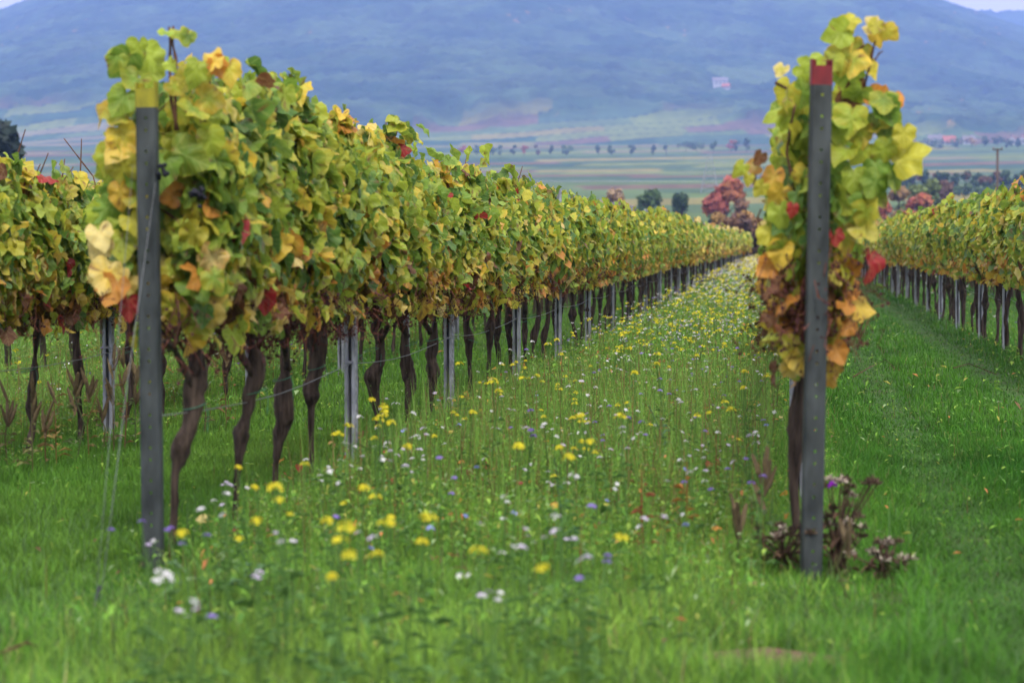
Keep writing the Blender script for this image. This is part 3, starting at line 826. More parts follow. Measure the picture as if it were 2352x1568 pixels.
# what is left of the rows, far off and behind these, reads as one mass
def far_rows():
    b = MB(); r = np.random.default_rng(9)
    for x, y0, y1 in ((XA, A0 + SP * nA, 150), (XB, 10.55 + SP * nB, 176), (XC, 23.2 + SP * 96, 190), (XZ, 13.6 + SP * 24, 250), (XD, 45, 190), (XY, 18, 176), (XD + 2.2, 80, 190), (XY - 2.2, 26, 90)):
        for Y in np.arange(y0, y1, SP):
            n = int(np.clip(26000 / Y, 90, 300))
            P, N_, s, hf = canopy(r, n, 2, size=(0.10, 0.16) if Y < 120 else (0.15, 0.24))
            P[:, 0] += x; P[:, 1] += Y; P[:, 2] += gz(x, Y)
            V, q, f, c = build_leaves(P, N_, s, 2, r, hf, -0.06); b.add(V, q, f, c)
            z = np.array([-.05, .3, .7]); V, q, f = tube(np.stack([x + r.normal(0, .02, 3), Y + r.normal(0, .03, 3), z + gz(x, Y)], -1), 0.028, 5)
            b.add(V, q, f, (0.05, 0.04, 0.03, .3, .3, 0))
    tag(link('far_vine_rows', b.mesh('far_vine_rows', M_LEAF)), 'distant vine rows running together toward the valley', 'vine rows', kind='stuff')
far_rows()

# ------------------------------------------------------------------ posts and wires
def post_mesh(h, w=0.062, dep=0.045, lip=0.012, holes=True, z0=-0.1, ear=0.0, name='post', mat=None, notch=False):
    """folded steel section: a web with punched holes, two flanges, two lips turned in"""
    b = MB(); hw = w / 2
    if holes:
        zc = z0; hz = []
        z = 0.06
        while z < h - 0.03:
            hz.append(z); hz.append(z + 0.042); z += 0.115
        hz = [q for q in hz if q < h - 0.03]
        edges = [z0]
        for q in hz:
            edges += [q - 0.012, q + 0.012]
        edges.append(h)
        for k in range(len(edges) - 1):
            a, c = edges[k], edges[k + 1]
            if k % 2 == 0:
                b.add([(-hw, 0, a), (hw, 0, a), (hw, 0, c), (-hw, 0, c)], [(0, 1, 2, 3)])
            else:
                zc = (a + c) / 2; g = (c - a) / 2; rr = 0.0055
                Vv = []
                for t in range(8):
                    an = t / 8 * 2 * math.pi + math.pi / 8
                    Vv.append((rr * math.cos(an), 0, zc + rr * math.sin(an)))
                o = [(hw, 0, zc + g * .4), (hw * .4, 0, c), (-hw * .4, 0, c), (-hw, 0, zc + g * .4), (-hw, 0, zc - g * .4), (-hw * .4, 0, a), (hw * .4, 0, a), (hw, 0, zc - g * .4)]
                # corners
                Vv += o + [(hw, 0, c), (-hw, 0, c), (-hw, 0, a), (hw, 0, a)]
                Fq = [(8 + t, 8 + (t + 1) % 8, (t + 1) % 8, t) for t in range(8)]
                b.add(Vv, Fq, [(8, 16, 9), (10, 17, 11), (12, 18, 13), (14, 19, 15)])
    else:
        b.add([(-hw, 0, z0), (hw, 0, z0), (hw, 0, h), (-hw, 0, h)], [(0, 1, 2, 3)])
    for s in (-1, 1):
        sec = [(hw, 0), (hw + .004, .006), (hw + .004, dep - .006), (hw, dep), (hw - lip, dep), (hw - lip - .002, dep - .006), (hw - lip, dep - .011)]
        zt = h + ear
        zs = [z0, zt] if not notch else list(np.arange(z0, zt, 0.02)) + [zt]
        rows = []
        for iz, z in enumerate(zs):
            k = 0.0035 if notch and iz % 2 else 0.0
            rows.append([(s * (x + (k if 2 <= ii <= 3 else 0)), y, z) for ii, (x, y) in enumerate(sec)])
        n = len(sec)
        b.add(np.array(rows).reshape(-1, 3), grid_faces(len(rows), n))
    me = b.mesh(name, mat or M_ZINC)
    bm = bmesh.new(); bm.from_mesh(me); bmesh.ops.remove_doubles(bm, verts=bm.verts, dist=1e-5); bm.to_mesh(me); bm.free()
    return me

def solid(o, t=0.0022):
    m = o.modifiers.new('thickness', 'SOLIDIFY'); m.thickness = t; m.offset = -1
    return o

def end_post(px, py_base, py_top, px_top, Y, capmat, label, caplabel, rz):
    base = at(px, py_base, Y); base.z = 0
    top = at(px_top, py_top, Y)
    o = empty('trellis_post', (base.x, base.y, 0), rz)
    lean = math.atan2(top.x - base.x, top.z)
    o.rotation_euler = Euler((0, lean, rz)); tag(o, label, 'post', None)
    h = top.z
    solid(link('post_body', post_mesh(h - 0.066, name='post_body'), o))
    c = link('painted_cap', post_mesh(h, w=0.0635, holes=False, z0=h - 0.066, ear=0.022, name='painted_cap', mat=capmat), o)
    c['label'] = caplabel
    solid(c, 0.003)
    return o
P1 = end_post(349, 1350, 203, 333, 10.0, M_YEL, 'leaning grey steel end post with a yellow painted top', 'yellow painted top with two raised ears', R(-5))
P2 = end_post(1866, 1335, 150, 1891, 10.05, M_RED, 'grey steel end post with a red painted top', 'red painted top with two raised ears', R(11))

post_hi = post_mesh(1.66, w=0.05, dep=0.04, lip=0.014, holes=False, notch=True, name='post_body', mat=M_ZINC2)
post_lo = post_mesh(1.66, w=0.05, dep=0.04, lip=0.014, holes=False, name='post_body', mat=M_ZINC2)
web = mesh_np('web', [(-.024, .0015, -.1), (.024, .0015, -.1), (.024, .0015, 1.655), (-.024, .0015, 1.655)], [(0, 1, 2, 3)], None, mat_plain('shaded_channel', (0.022, 0.025, 0.025), .8, .2, .2, .3, 20))  # dark sheet over the post's back: shade inside the channel put into its colour
def row_posts(x, Y0, n, step, first, lab, group, lim):
    for i in range(n):
        Y = Y0 + step * i + rng.normal(0, .05)
        o = empty('trellis_post', (x + rng.normal(0, .015), Y, float(gz(x, Y))), math.pi + rng.normal(0, .08) + (R(-9) if x < 0 else R(4)))
        tag(o, ordinal(i + first) + ' ' + lab, 'post', group)
        hi = Y < lim
        p = link('post_body', post_hi if hi else post_lo, o)
        if hi:
            solid(p); link('shaded_web', web, o)
            if Y < 26:
                c = link('wire_clip', clip_me, o); c.location = (0, -0.002, 0.55)
b_ = MB(); V, q = box(-.02, .02, .030, .048, -.006, .006); b_.add(V, q)
clip_me = b_.mesh('wire_clip', M_ZINC2)
row_posts(XA + 0.03, 14.45, 30, 4.35, 1, 'slotted grey post after the yellow-capped one in the long row', 'intermediate posts of the long row', 45)
row_posts(XB - 0.05, 12.6, 10, 4.35, 1, 'slotted grey post after the red-capped one in its row', 'intermediate posts behind the red-capped post', 20)
row_posts(XC, 26.8, 24, 4.35, 1, 'slotted grey post in the row across the mown lane', 'intermediate posts across the mown lane', 45)
row_posts(XZ, 16.5, 6, 4.35, 1, 'slotted grey post in the row beyond the yellow-capped post', 'intermediate posts beyond the yellow-capped post', 30)

def wire(P, rad, name, label, cat, group=None, mat=None):
    V, q, f = tube(np.array(P), rad, 5)
    return tag(link(name, mesh_np(name, V, q, f, mat or M_WIRE, None, True)), label, cat, group)
def row_wire(x, Y0, Y1, z, sag, label, group, step=4.35, rad=0.0018):
    P = []
    for Y in np.arange(Y0, Y1, step / 6):
        t = ((Y - Y0) / step) % 1
        P.append((x + 0.012 * math.sin(Y * 1.7), Y, z - sag * 4 * t * (1 - t)))
    wire(P, rad, 'trellis_wire', label, 'wire', group)
for x, Y0, nm in ((XA, 10.0, 'long row'), (XB, 10.1, 'red-capped row'), (XC, 22.5, 'row across the mown lane'), (XZ, 12.8, 'row beyond the yellow-capped post')):
    g = 'trellis wires of the ' + nm
    row_wire(x + 0.045, Y0, 70, 0.56, 0.04, 'low sagging grey wire along the trunks of the ' + nm, g, rad=0.0022)
    row_wire(x, Y0, 60, 0.78, 0.01, 'wire carrying the vine arms of the ' + nm, g)
    row_wire(x - 0.05, Y0, 60, 1.15, 0.01, 'middle wire inside the leaves of the ' + nm, g)
    row_wire(x, Y0, 60, 1.5, 0.01, 'upper wire inside the leaves of the ' + nm, g)
an = on_ground(218, 1412); 
a1 = at(357, 420, 9.97); a2 = at(305, 380, 10.05)
wire([a1, a1.lerp(an, .5), an + Vector((0.006, 0, -0.05))], 0.0012, 'stay_wire', 'grey stay wire crossing the yellow-capped post down to its ground anchor', 'wire', 'stays of the yellow-capped post')
wire([a2, a2.lerp(an, .5), an + Vector((-0.006, 0, -0.05))], 0.0009, 'stay_wire', 'thinner stay wire passing the leaves beside the yellow-capped post', 'wire', 'stays of the yellow-capped post')
ai = tag(link('ground_anchor', mesh_np('ground_anchor', *tube(np.array([an + Vector((0, 0, -.1)), an + Vector((0.0, 0.02, 0.05)), an + Vector((0.01, 0.03, 0.09))]), 0.006, 6), M_ZINC)), 'thin steel ground anchor at the foot of the stay wires', 'anchor')

pb = on_ground(1760, 1528, 0)

# ------------------------------------------------------------------ grass and herbs (nobody could count them)
def blades(x, y, h, w, lean, c, r, seg=2):
    n = len(x)
    a = r.uniform(0, 2 * math.pi, n); d = np.stack([np.cos(a), np.sin(a)], -1)
    p = np.stack([-d[:, 1], d[:, 0]], -1)
    z = gz(x, y) - 0.01
    base = np.stack([x, y, z], -1)
    L = h * lean
    def P(t, k): # t along, k half width
        q = base.copy()
        q[:, :2] += d * (L * t ** 2)[:, None] + p * (w * k)[:, None]
        q[:, 2] += h * (t - 0.25 * lean * t ** 2)
        return q
    V = np.stack([P(0, -.5), P(0, .5), P(.5, .45), P(.5, -.45), P(np.float64(1.0), 0.0)], 1)
    o = (np.arange(n) * 5)[:, None]
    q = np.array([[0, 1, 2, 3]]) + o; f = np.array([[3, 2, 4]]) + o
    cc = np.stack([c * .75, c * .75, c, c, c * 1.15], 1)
    return V.reshape(-1, 3), q, f, cc.reshape(-1, 3)

def strip_kind(x):
    """0 mown lane, 1 flower strip, 2 under the vines"""
    k = np.zeros(len(x), int)
    k[(x > XA + 0.12) & (x < XB - 0.12)] = 1
    k[(x < XZ - 0.2)] = 1
    for xr in (XA, XB, XC, XZ): k[np.abs(x - xr) < 0.16] = 2
    return k

def scatter(n, y0, y1, mx, r, pw=1.0):
    y = np.sqrt(r.uniform(y0 ** 2, y1 ** 2, n)) if pw == 1 else y0 * (y1 / y0) ** r.random(n)
    x = r.uniform(-0.31, 0.115, n) * y + r.uniform(-mx, mx, n)
    return x, y

def grass_field(name, label, n, y0, y1, wmul, hmul, seed, pw=1):
    r = np.random.default_rng(seed)
    x, y = scatter(n, y0, y1, 0.8, r, pw)
    ok = ((x - pb.x) / .27) ** 2 + ((y - pb.y) / .17) ** 2 > r.uniform(.5, 1.3, n); x, y = x[ok], y[ok]; n = len(x)
    k = strip_kind(x + r.normal(0, .10, n) * np.where(y < 10.5, 2.2, 1))
    tuft = fbm(x / 0.28, y / 0.35, 3, seed)
    big = fbm(x / 1.3, y / 2.5, 3, seed + 7)
    h = np.select([k == 0, k == 1], [0.05 + 0.05 * tuft, 0.06 + 0.10 * tuft], 0.06 + 0.11 * tuft)
    h = np.where((y < 9.3) & (k == 0), h * 1.15 + 0.03, h)
    h = np.where((y > 8.6) & (y < 10.3) & ((np.abs(x - XA) < .3) | (np.abs(x - XB) < .3)), h * .45, h)
    # the two wheel tracks of the mown lane lie flatter
    trk = np.exp(-((x - (XB + 0.62)) / 0.16) ** 2) + np.exp(-((x - (XC - 0.55)) / 0.16) ** 2) 
    flat = np.clip(trk, 0, 1) * ((x > XB) & (x < XC))
    h = h * (1 - 0.45 * flat) * r.uniform(0.6, 1.3, n) * hmul
    lng = r.random(n) < .05 * (y < 12); h = np.where(lng, h * 1.5, h)
    lean = np.clip(r.normal(0.55, 0.3, n) + 0.5 * flat, 0.05, 1.5)
    g0 = np.array((0.035, 0.122, 0.014)); g1 = np.array((0.098, 0.230, 0.028)); g2 = np.array((0.19, 0.32, 0.046)); st = np.array((0.24, 0.22, 0.09)); gr = np.array((0.085, 0.155, 0.05))
    m = np.clip(big * 1.5 - 0.25 + r.normal(0, .2, n), 0, 1)[:, None]
    c = g0 * (1 - m) + g1 * m
    c = np.where((k == 1)[:, None], g1 * (1 - m) + g2 * m, c)
    c = np.where((r.random(n) < 0.03 + 0.05 * (k == 2))[:, None], st * r.uniform(.5, 1.1, n)[:, None], c)
    c = np.where(((x < XA - .1) & (x > XZ))[:, None], g0 * .4 + g1 * .6 * (1 - m) + g2 * .5 * m, c)
    c = np.where((r.random(n) < 0.06 + 0.3 * flat + .10 * (y < 9.5) + .5 * lng)[:, None], gr, c)
    c = np.where(((x > XB + .15) & (x < XC))[:, None], c * np.array((.74, .84, .74)), c)
    c = np.where((y < 10.5)[:, None] & (k != 0)[:, None], c * 1.0, c)
    c = c * r.uniform(0.7, 1.3, n)[:, None]
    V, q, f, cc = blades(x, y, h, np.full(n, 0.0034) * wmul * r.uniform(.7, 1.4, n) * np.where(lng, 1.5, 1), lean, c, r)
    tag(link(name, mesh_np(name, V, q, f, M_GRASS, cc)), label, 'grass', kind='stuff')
grass_field('grass', 'short green grass between and under the vine rows', 260000, 6.2, 17, 1.0, 1.0, 41)
grass_field('distant_grass', 'green grass of the lanes farther along the rows', 210000, 16.5, 60, 1.9, 1.05, 42, 0)
grass_field('farthest_grass', 'green grass where the lanes run out of sight', 90000, 55, 295, 6.0, 1.3, 43, 0)

def herb_field(name, label, n, y0, y1, smul, seed, pw=1):
    """small oval leaves on thin stems that fill the flower strip"""
    r = np.random.default_rng(seed)
    x, y = scatter(n, y0, y1, 0.5, r, pw)
    k = strip_kind(x)
    d = fbm(x / 0.35, y / 0.5, 3, seed + 1)
    front = np.clip((y - 8.8) / 2.5, 0.12, 1)
    keep = ((k == 1) & (r.random(n) < (0.4 + 0.9 * d) * front)) | ((k == 2) & (y > 10.5) & (r.random(n) < 0.28)) | (r.random(n) < 0.025)
    x, y, d, k = x[keep], y[keep], d[keep], k[keep]; n = len(x)
    hmax = np.where(k == 1, 0.08 + 0.24 * d, 0.05 + 0.1 * d)
    z = gz(x, y) + hmax * np.sqrt(r.random(n))
    P = np.stack([x, y, z], -1)
    a = r.uniform(0, 6.28, n); t = np.stack([np.cos(a), np.sin(a), r.normal(0.35, .5, n)], -1); t /= np.linalg.norm(t, axis=1)[:, None]
    s = np.cross(t, np.array((0, 0, 1.0))); s /= np.linalg.norm(s, axis=1)[:, None] + 1e-6
    L = r.uniform(0.015, 0.045, n) * smul; wd = L * r.uniform(.07, .24, n)
    V = np.stack([P, P + t * (L * .5)[:, None] + s * wd[:, None], P + t * L[:, None] - np.array((0, 0, 1.)) * (L * .3)[:, None], P + t * (L * .5)[:, None] - s * wd[:, None]], 1)
    q = np.array([[0, 1, 2, 3]]) + (np.arange(n) * 4)[:, None]
    pal = np.array([(0.075, 0.18, 0.025), (0.12, 0.24, 0.03), (0.17, 0.26, 0.04), (0.055, 0.13, 0.025), (0.17, 0.24, 0.11), (0.25, 0.24, 0.05), (0.36, 0.14, 0.05), (0.10, 0.06, 0.03)])
    c = pal[r.choice(8, n, p=[.24, .29, .20, .11, .08, .04, .02, .02])] * r.uniform(1.1, 1.8, n)[:, None]
    b = MB(); b.add(V.reshape(-1, 3), q, None, np.repeat(c, 4, 0))
    # upright thin stems
    m = n // 3; i = r.choice(n, m, replace=False)
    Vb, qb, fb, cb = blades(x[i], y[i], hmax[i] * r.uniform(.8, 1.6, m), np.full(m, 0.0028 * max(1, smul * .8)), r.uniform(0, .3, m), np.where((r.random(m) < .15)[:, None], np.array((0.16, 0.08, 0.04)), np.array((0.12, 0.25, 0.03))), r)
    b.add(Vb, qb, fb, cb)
    ks = np.where(k == 1)[0]
    i = r.choice(ks, min(len(ks), n // 8), replace=False); m = len(i)
    hh = r.uniform(.2, .52, m) * np.clip((y[i] - 8.6) / 3.5, .3, 1); ln = r.uniform(0, .35, m); cw = np.where((r.random(m) < .22)[:, None], np.array((0.17, 0.10, 0.045)), np.array((0.14, 0.26, 0.045))) * r.uniform(.7, 1.3, m)[:, None]
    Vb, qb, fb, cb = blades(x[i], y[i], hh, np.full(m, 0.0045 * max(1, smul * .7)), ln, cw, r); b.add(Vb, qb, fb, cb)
    for t in (.35, .5, .65, .8, .95):
        a = r.uniform(0, 6.28, m); d_ = np.stack([np.cos(a), np.sin(a), r.uniform(.1, .9, m)], -1); L = r.uniform(.015, .05, m) * smul * (1.25 - t)
        P = np.stack([x[i], y[i], gz(x[i], y[i]) + hh * t], -1); s = np.cross(d_, np.array((0, 0, 1.0))) * .22
        V = np.stack([P, P + (d_ + s) * (L * .5)[:, None], P + d_ * L[:, None], P + (d_ - s) * (L * .5)[:, None]], 1)
        b.add(V.reshape(-1, 3), np.array([[0, 1, 2, 3]]) + (np.arange(m) * 4)[:, None], None, np.repeat(cw, 4, 0))
    tag(link(name, b.mesh(name, M_HERB)), label, 'herbs', kind='stuff')
herb_field('meadow_herbs', 'leafy green herbs of the flower strip between the rows', 150000, 7.5, 20, 1.0, 51)
herb_field('distant_meadow_herbs', 'leafy herbs farther along the flower strip', 120000, 19, 70, 1.9, 52, 0)
herb_field('farthest_meadow_herbs', 'green herbs where the flower strip meets the horizon', 45000, 65, 290, 6.0, 53, 0)

# ------------------------------------------------------------------ flowering plants
YEL, WHT, LIL, PUR, BLU = (0.70, 0.62, 0.03), (0.72, 0.70, 0.72), (0.52, 0.42, 0.62), (0.20, 0.13, 0.42), (0.30, 0.34, 0.66)
def florets(b, r, C, n, rad, flat, ps, col, petals=4):
    for k in range(n):
        d = r.normal(0, 1, 3); d /= np.linalg.norm(d); d[2] = abs(d[2]) * flat
        p = np.array(C) + d * rad * np.array([1, 1, 1])
        nn = d + np.array((0, 0, .7)); nn /= np.linalg.norm(nn)
        u = np.cross(nn, r.normal(0, 1, 3)); u /= np.linalg.norm(u); v = np.cross(nn, u)
        cc = np.array(col) * r.uniform(.8, 1.12)
        for j in range(petals):
            a = j / petals * 2 * math.pi; e1 = math.cos(a) * u + math.sin(a) * v; e2 = -math.sin(a) * u + math.cos(a) * v
            b.add([p, p + e1 * ps * .7 + e2 * ps * .38 + nn * ps * .25, p + e1 * ps + nn * ps * .1, p + e1 * ps * .7 - e2 * ps * .38 + nn * ps * .25], [(0, 1, 2, 3)], None, np.clip(cc, 0, 1))
def herb_leaves(b, r, n, h, L, col=(0.08, 0.17, 0.04), spread=.03):
    for k in range(n):
        z = h * r.uniform(.1, .75); a = r.uniform(0, 6.28); t = np.array((math.cos(a), math.sin(a), r.uniform(-.1, .6))); s = np.cross(t, (0, 0, 1.0))
        l = L * r.uniform(.5, 1.1) * (1.2 - z / h); p = np.array((0, 0, z))
        m = p + t * l * .55; tip = p + t * l - np.array((0, 0, l * .3))
        b.add([p, m + s * l * .2 + (0, 0, .006), tip, m - s * l * .2 + (0, 0, .006), m - (0, 0, .006)], None, [(0, 1, 4), (1, 2, 4), (2, 3, 4), (3, 0, 4)], np.array(col) * r.uniform(.75, 1.25))
def make_plant(kind, k):
    """one of the flowering plants: (stem mesh, list of head meshes, foliage mesh) for a plant 0.4 m tall"""
    r = np.random.default_rng(hash(kind) % 1000 * 0 + {'mustard': 10, 'radish': 20, 'phacelia': 30, 'chicory': 40}[kind] * 10 + k)
    sb, lb, heads = MB(), MB(), []
    nh = {'mustard': 1 if k < 5 else k - 3, 'radish': 1 if k < 5 else k - 2, 'phacelia': 1 + k % 2, 'chicory': 1}[kind]
    gcol = np.array((0.09, 0.19, 0.04))
    for j in range(nh):
        z0 = 0.0 if j == 0 else r.uniform(.14, .24)
        dx = np.array((r.normal(0, .05), r.normal(0, .05))) * (0.5 if j == 0 else 1.3)
        zt = 0.40 if j == 0 else r.uniform(.27, .41)
        P = np.array([(0, 0, z0), (dx[0] * .3, dx[1] * .3, z0 + (zt - z0) * .5), (dx[0], dx[1], zt)])
        V, q, f = tube(P, [.0032, .0026, .002], 4, False); sb.add(V, q, f, gcol)
        hb = MB(); C = (dx[0], dx[1], zt)
        if kind == 'mustard':
            florets(hb, r, C, 12, .015 * r.uniform(.7, 1.25), .9, .0078, YEL)
            V, q, f = tube(np.array([C, (C[0], C[1], C[2] + .012)]), [.006, .002], 5); hb.add(V, q, f, (.35, .42, .03))
        elif kind == 'radish':
            florets(hb, r, C, 2 + k % 2, .011, .8, .0105, WHT if k % 3 else (0.66, .56, .74))
        elif kind == 'phacelia':
            florets(hb, r, C, 16, .012, .6, .0065, PUR if k % 2 else (0.30, 0.20, 0.58))
        else:
            florets(hb, r, C, 2, .006, .5, .014, BLU, 8)
        heads.append(hb.mesh('flower_head', M_PETAL))
    herb_leaves(lb, r, {'mustard': 7, 'radish': 6, 'phacelia': 10, 'chicory': 4}[kind], .36, .10 if kind != 'chicory' else .06)
    return sb.mesh('stem', M_HERB), heads, lb.mesh('foliage', M_HERB), nh
PLANTS = {k: [make_plant(k, j) for j in range(8)] for k in ('mustard', 'radish', 'phacelia', 'chicory')}
INFO = {'mustard': ('mustard_plant', 'wild mustard', 'yellow flower heads'), 'radish': ('radish_plant', 'fodder radish', 'pale four-petalled flowers'),
        'phacelia': ('phacelia_plant', 'phacelia', 'violet flower heads'), 'chicory': ('chicory_plant', 'chicory', 'blue flowers')}
PX_Y = [(573,1080),(693,1075),(612,1125),(660,1125),(665,1152),(640,1185),(793,1003),(768,983),(784,1158),(783,1240),(770,1200),(730,1215),(820,1125),(882,1143),(886,1190),(940,1205),(925,1195),(960,1195),(757,1277),
 (1075,1277),(981,1245),(897,1275),(777,1333),(592,1203),(447,1228),(570,1240),(915,958),(918,975),(1048,920),(1058,843),(1075,950),(1125,903),(1140,880),(1150,915),(1270,790),(1210,828),(1212,845),(1272,812),(1290,780),
 (1345,1015),(1345,975),(1378,1017),(1290,1030),(1283,1053),(1498,777),(1530,845),(1533,818),(1580,785),(1555,745),(1562,735),(1605,722),(1550,790),(1375,1240),(1230,1305),(865,1008),(1000,845),(1002,1005),(950,1030),(1175,1028),
 (1250,960),(1440,960),(1480,700),(1420,770),(1390,800),(1460,740),(1360,840),(1230,880),(1560,800),(1640,690),(1690,720),(1660,760),(1700,650),(1610,640),(1580,680),(1540,700)]
PX_W = [(520,1115),(535,1120),(520,1155),(537,1190),(343,1258),(330,1335),(345,1325),(365,1328),(1055,1320),(1110,1372),(1138,1370),(1230,1248),(1190,1265),(430,1420),(440,1408),(1400,810),(1420,820),(1440,830),(1410,845),
 (1430,850),(1390,830),(1450,815),(1480,880),(1250,985),(1265,1005),(1205,985),(1320,1000),(985,1005),(968,1035),(900,1065),(880,1050),(960,1060),(930,1075),(740,1110),(760,1095),(655,1245),(685,1247),(1150,1155),(1300,1090),
 (1280,1110),(1400,1050),(1520,980),(1560,930),(1600,900),(1640,940),(1680,830),(1700,900),(1740,860),(1620,1080),(1730,1000),(1760,950),(1300,1190),(1420,1110),(1490,1195),(1550,1180),(890,925),(905,935),(1230,930),(1330,880),
 (505,1165),(600,1330),(845,1240),(1130,1195),(1265,1225),(1320,1245),(1215,1235),(1340,1290)]
PX_P = [(340,1203),(403,1217),(478,1235),(765,1188),(1015,1055),(1465,910),(1625,850),(1740,880),(1335,1332),(1365,1165),(1620,993),(1030,1100),(1520,905),(1480,1000),(1555,1105),(1690,845),(1660,1075),(1745,1095),(497,1418),
 (1040,1135),(1375,1280),(1640,800),(1590,960),(1430,960)]
PX_B = [(845,1260),(1065,1185),(985,1215),(1170,1180),(1390,1150),(1565,1205),(1090,1075),(1570,1075)]
rp = np.random.default_rng(88)
PX_W = PX_W + [(a + rp.uniform(-22, 22), b + rp.uniform(-16, 16)) for a, b in PX_W]
all_p = [(k, px, py, None) for k, l in (('mustard', PX_Y), ('radish', PX_W), ('phacelia', PX_P), ('chicory', PX_B)) for px, py in l]
for kind, n in (('mustard', 62), ('radish', 140), ('phacelia', 44), ('chicory', 14)):
    for j in range(n): all_p.append((kind, rp.uniform(XA + .2, XB - .15), 11.5 + 21 * rp.random() ** 1.3, 1))
places = []
for kind, a, b, w in all_p:
    hgt = {'mustard': rp.uniform(.30, .52), 'radish': rp.uniform(.24, .42), 'phacelia': rp.uniform(.26, .42), 'chicory': rp.uniform(.2, .3)}[kind]
    if w is None:
        p = on_ground(a, b, hgt); x, y = p.x, p.y
    else: x, y = a, b
    places.append((kind, x, y, hgt, w))
def post_phrase(x, y):
    k = int(round((y - 10.0) / 4.35))
    side = 'by the long row' if x < -1.5 else ('in mid-strip' if x < -.75 else 'by the red-capped row')
    return side, ('level with the yellow-capped post' if k <= 0 else 'at the ' + ordinal(k) + ' slotted post')
cnt = {}
seen = {}
for kind, x, y, hgt, w_ in sorted(places, key=lambda p: p[2]):
    j = cnt.get(kind, 0); cnt[kind] = j + 1
    v = int(rp.integers(8)) if w_ else int(rp.integers(5)); st, hd, fl, nh = PLANTS[kind][v]
    name, nm, fw = INFO[kind]
    o = empty(name, (x, y, float(gz(x, y))), rp.uniform(0, 6.28)); s = hgt / .40; o.scale = (max(s, .85), max(s, .85), s)
    side, ph = post_phrase(x, y)
    key = (kind, side, ph); seen[key] = seen.get(key, 0) + 1
    q = '' if seen[key] == 1 else ordinal(seen[key]) + ' '
    fwn = fw if nh > 1 else fw.rstrip('s')
    tag(o, f'{nm} with {CARD[nh]} {fwn} {side}, {ph}' if not q else f'{q}nearest {nm} {side}, {ph}', 'flower', nm + ' plants in the flower strip')
    link('stem', st, o)
    for hm in hd: link('flower_head', hm, o)
    if y < 20: link('foliage', fl, o)
# flowers beyond these, too many and too small to count
def far_flowers():
    b = MB(); r = np.random.default_rng(61); n = 4600
    y = 26 * (185 / 26) ** r.random(n) 
    lane = r.random(n)
    x = np.where(lane < .88, r.uniform(XA + .15, XB - .1, n), np.where(lane < .96, r.uniform(-6.0, -4.1, n), r.uniform(XC + .2, XD - .2, n)))
    yz = (lane >= .88) & (lane < .96); y = np.where(yz, r.uniform(15, 60, n), y)
    kind = r.choice(4, n, p=[.40, .44, .12, .04])
    z = gz(x, y) + r.uniform(.12, .42, n) * np.where(y > 60, 1.15, 1)
    s = np.where(kind == 0, .018, .012) * r.uniform(.6, 1.3, n) * np.clip(y / 35, 1, 4)
    for dz, dx in ((0, 0), (.5, .8), (.3, -.8)):
        P = np.stack([x + dx * s, y + r.normal(0, .02, n), z + dz * s], -1)
        u = r.normal(0, 1, (n, 3)); u /= np.linalg.norm(u, axis=1)[:, None]; w = np.cross(u, r.normal(0, 1, (n, 3))); w /= np.linalg.norm(w, axis=1)[:, None]
        V = np.stack([P - u * s[:, None] * .6, P + w * s[:, None] * .6, P + u * s[:, None] * .6, P - w * s[:, None] * .6], 1)
        c = np.array([YEL, WHT, PUR, LIL])[kind] * r.uniform(.8, 1.1, n)[:, None]
        b.add(V.reshape(-1, 3), np.array([[0, 1, 2, 3]]) + (np.arange(n) * 4)[:, None], None, np.repeat(np.clip(c, 0, 1), 4, 0))
    tag(link('far_meadow_flowers', b.mesh('far_meadow_flowers', M_PETAL)), 'yellow and white flowers dotting the far end of the strip', 'flowers', kind='stuff')
far_flowers()

# fallen and reddened leaves low in the strip
def litter():
    b = MB(); r = np.random.default_rng(62)
    n = 420
    y = r.uniform(10.6, 26, n); x = r.uniform(XA - .1, XB + .1, n)
    P = np.stack([x, y, gz(x, y) + r.uniform(.02, .2, n)], -1)
    N_ = np.tile(np.array([(0, -.4, 1.0)]), (n, 1))
    V, q, f, c = build_leaves(P, N_, r.uniform(.02, .045, n), 1, r, np.zeros(n), 0, forced=r.choice([4, 6, 6, 7, 8, 5], n), spread=.5)
    b.add(V, q, f, c)
    tag(link('fallen_leaves', b.mesh('fallen_leaves', M_LEAF)), 'orange and brown fallen leaves caught in the flower strip', 'leaves', kind='stuff')
litter()

# broad-leaved and reddish weeds
def weed(px, py, zt, n, L, col, name, label, group=None, spikes=0):
    p = on_ground(px, py, 0); r = np.random.default_rng(int(px * 7 + py))
    o = empty(name, (p.x, p.y, float(gz(p.x, p.y)))); tag(o, label, 'weed', group)
    sb = MB(); V, q, f = tube(np.array([(0, 0, -.02), (r.normal(0, .02), 0, zt * .5), (r.normal(0, .03), 0, zt)]), [.004, .0035, .002], 5); sb.add(V, q, f, np.array(col) * .7)
    link('stem', sb.mesh('stem', M_HERB), o)
    lb = MB(); herb_leaves(lb, r, n, zt * 1.1, L, col); link('foliage', lb.mesh('foliage', M_HERB), o)
    for k in range(spikes):
        z = zt * r.uniform(.55, 1.0); a = r.uniform(0, 6.28); t = np.array((math.cos(a) * .4, math.sin(a) * .4, 1))
        P = np.array([(0, 0, z), np.array((0, 0, z)) + t * .05, np.array((0, 0, z)) + t * .11])
        V, q, f = tube(P, [.004, .011, .004], 6)
        V = V + r.normal(0, .0025, V.shape)
        bb = MB(); bb.add(V, q, f, np.array((0.10, 0.075, 0.04)) * r.uniform(.7, 1.3)); link('seed_spike', bb.mesh('seed_spike', M_STEMS), o)
WG = 'broad-leaved weeds'
weed(425, 1400, .16, 8, .15, (.13, .22, .11), 'broadleaf_weed', 'pale broad-leaved weed at the foot of the yellow-capped post', WG)
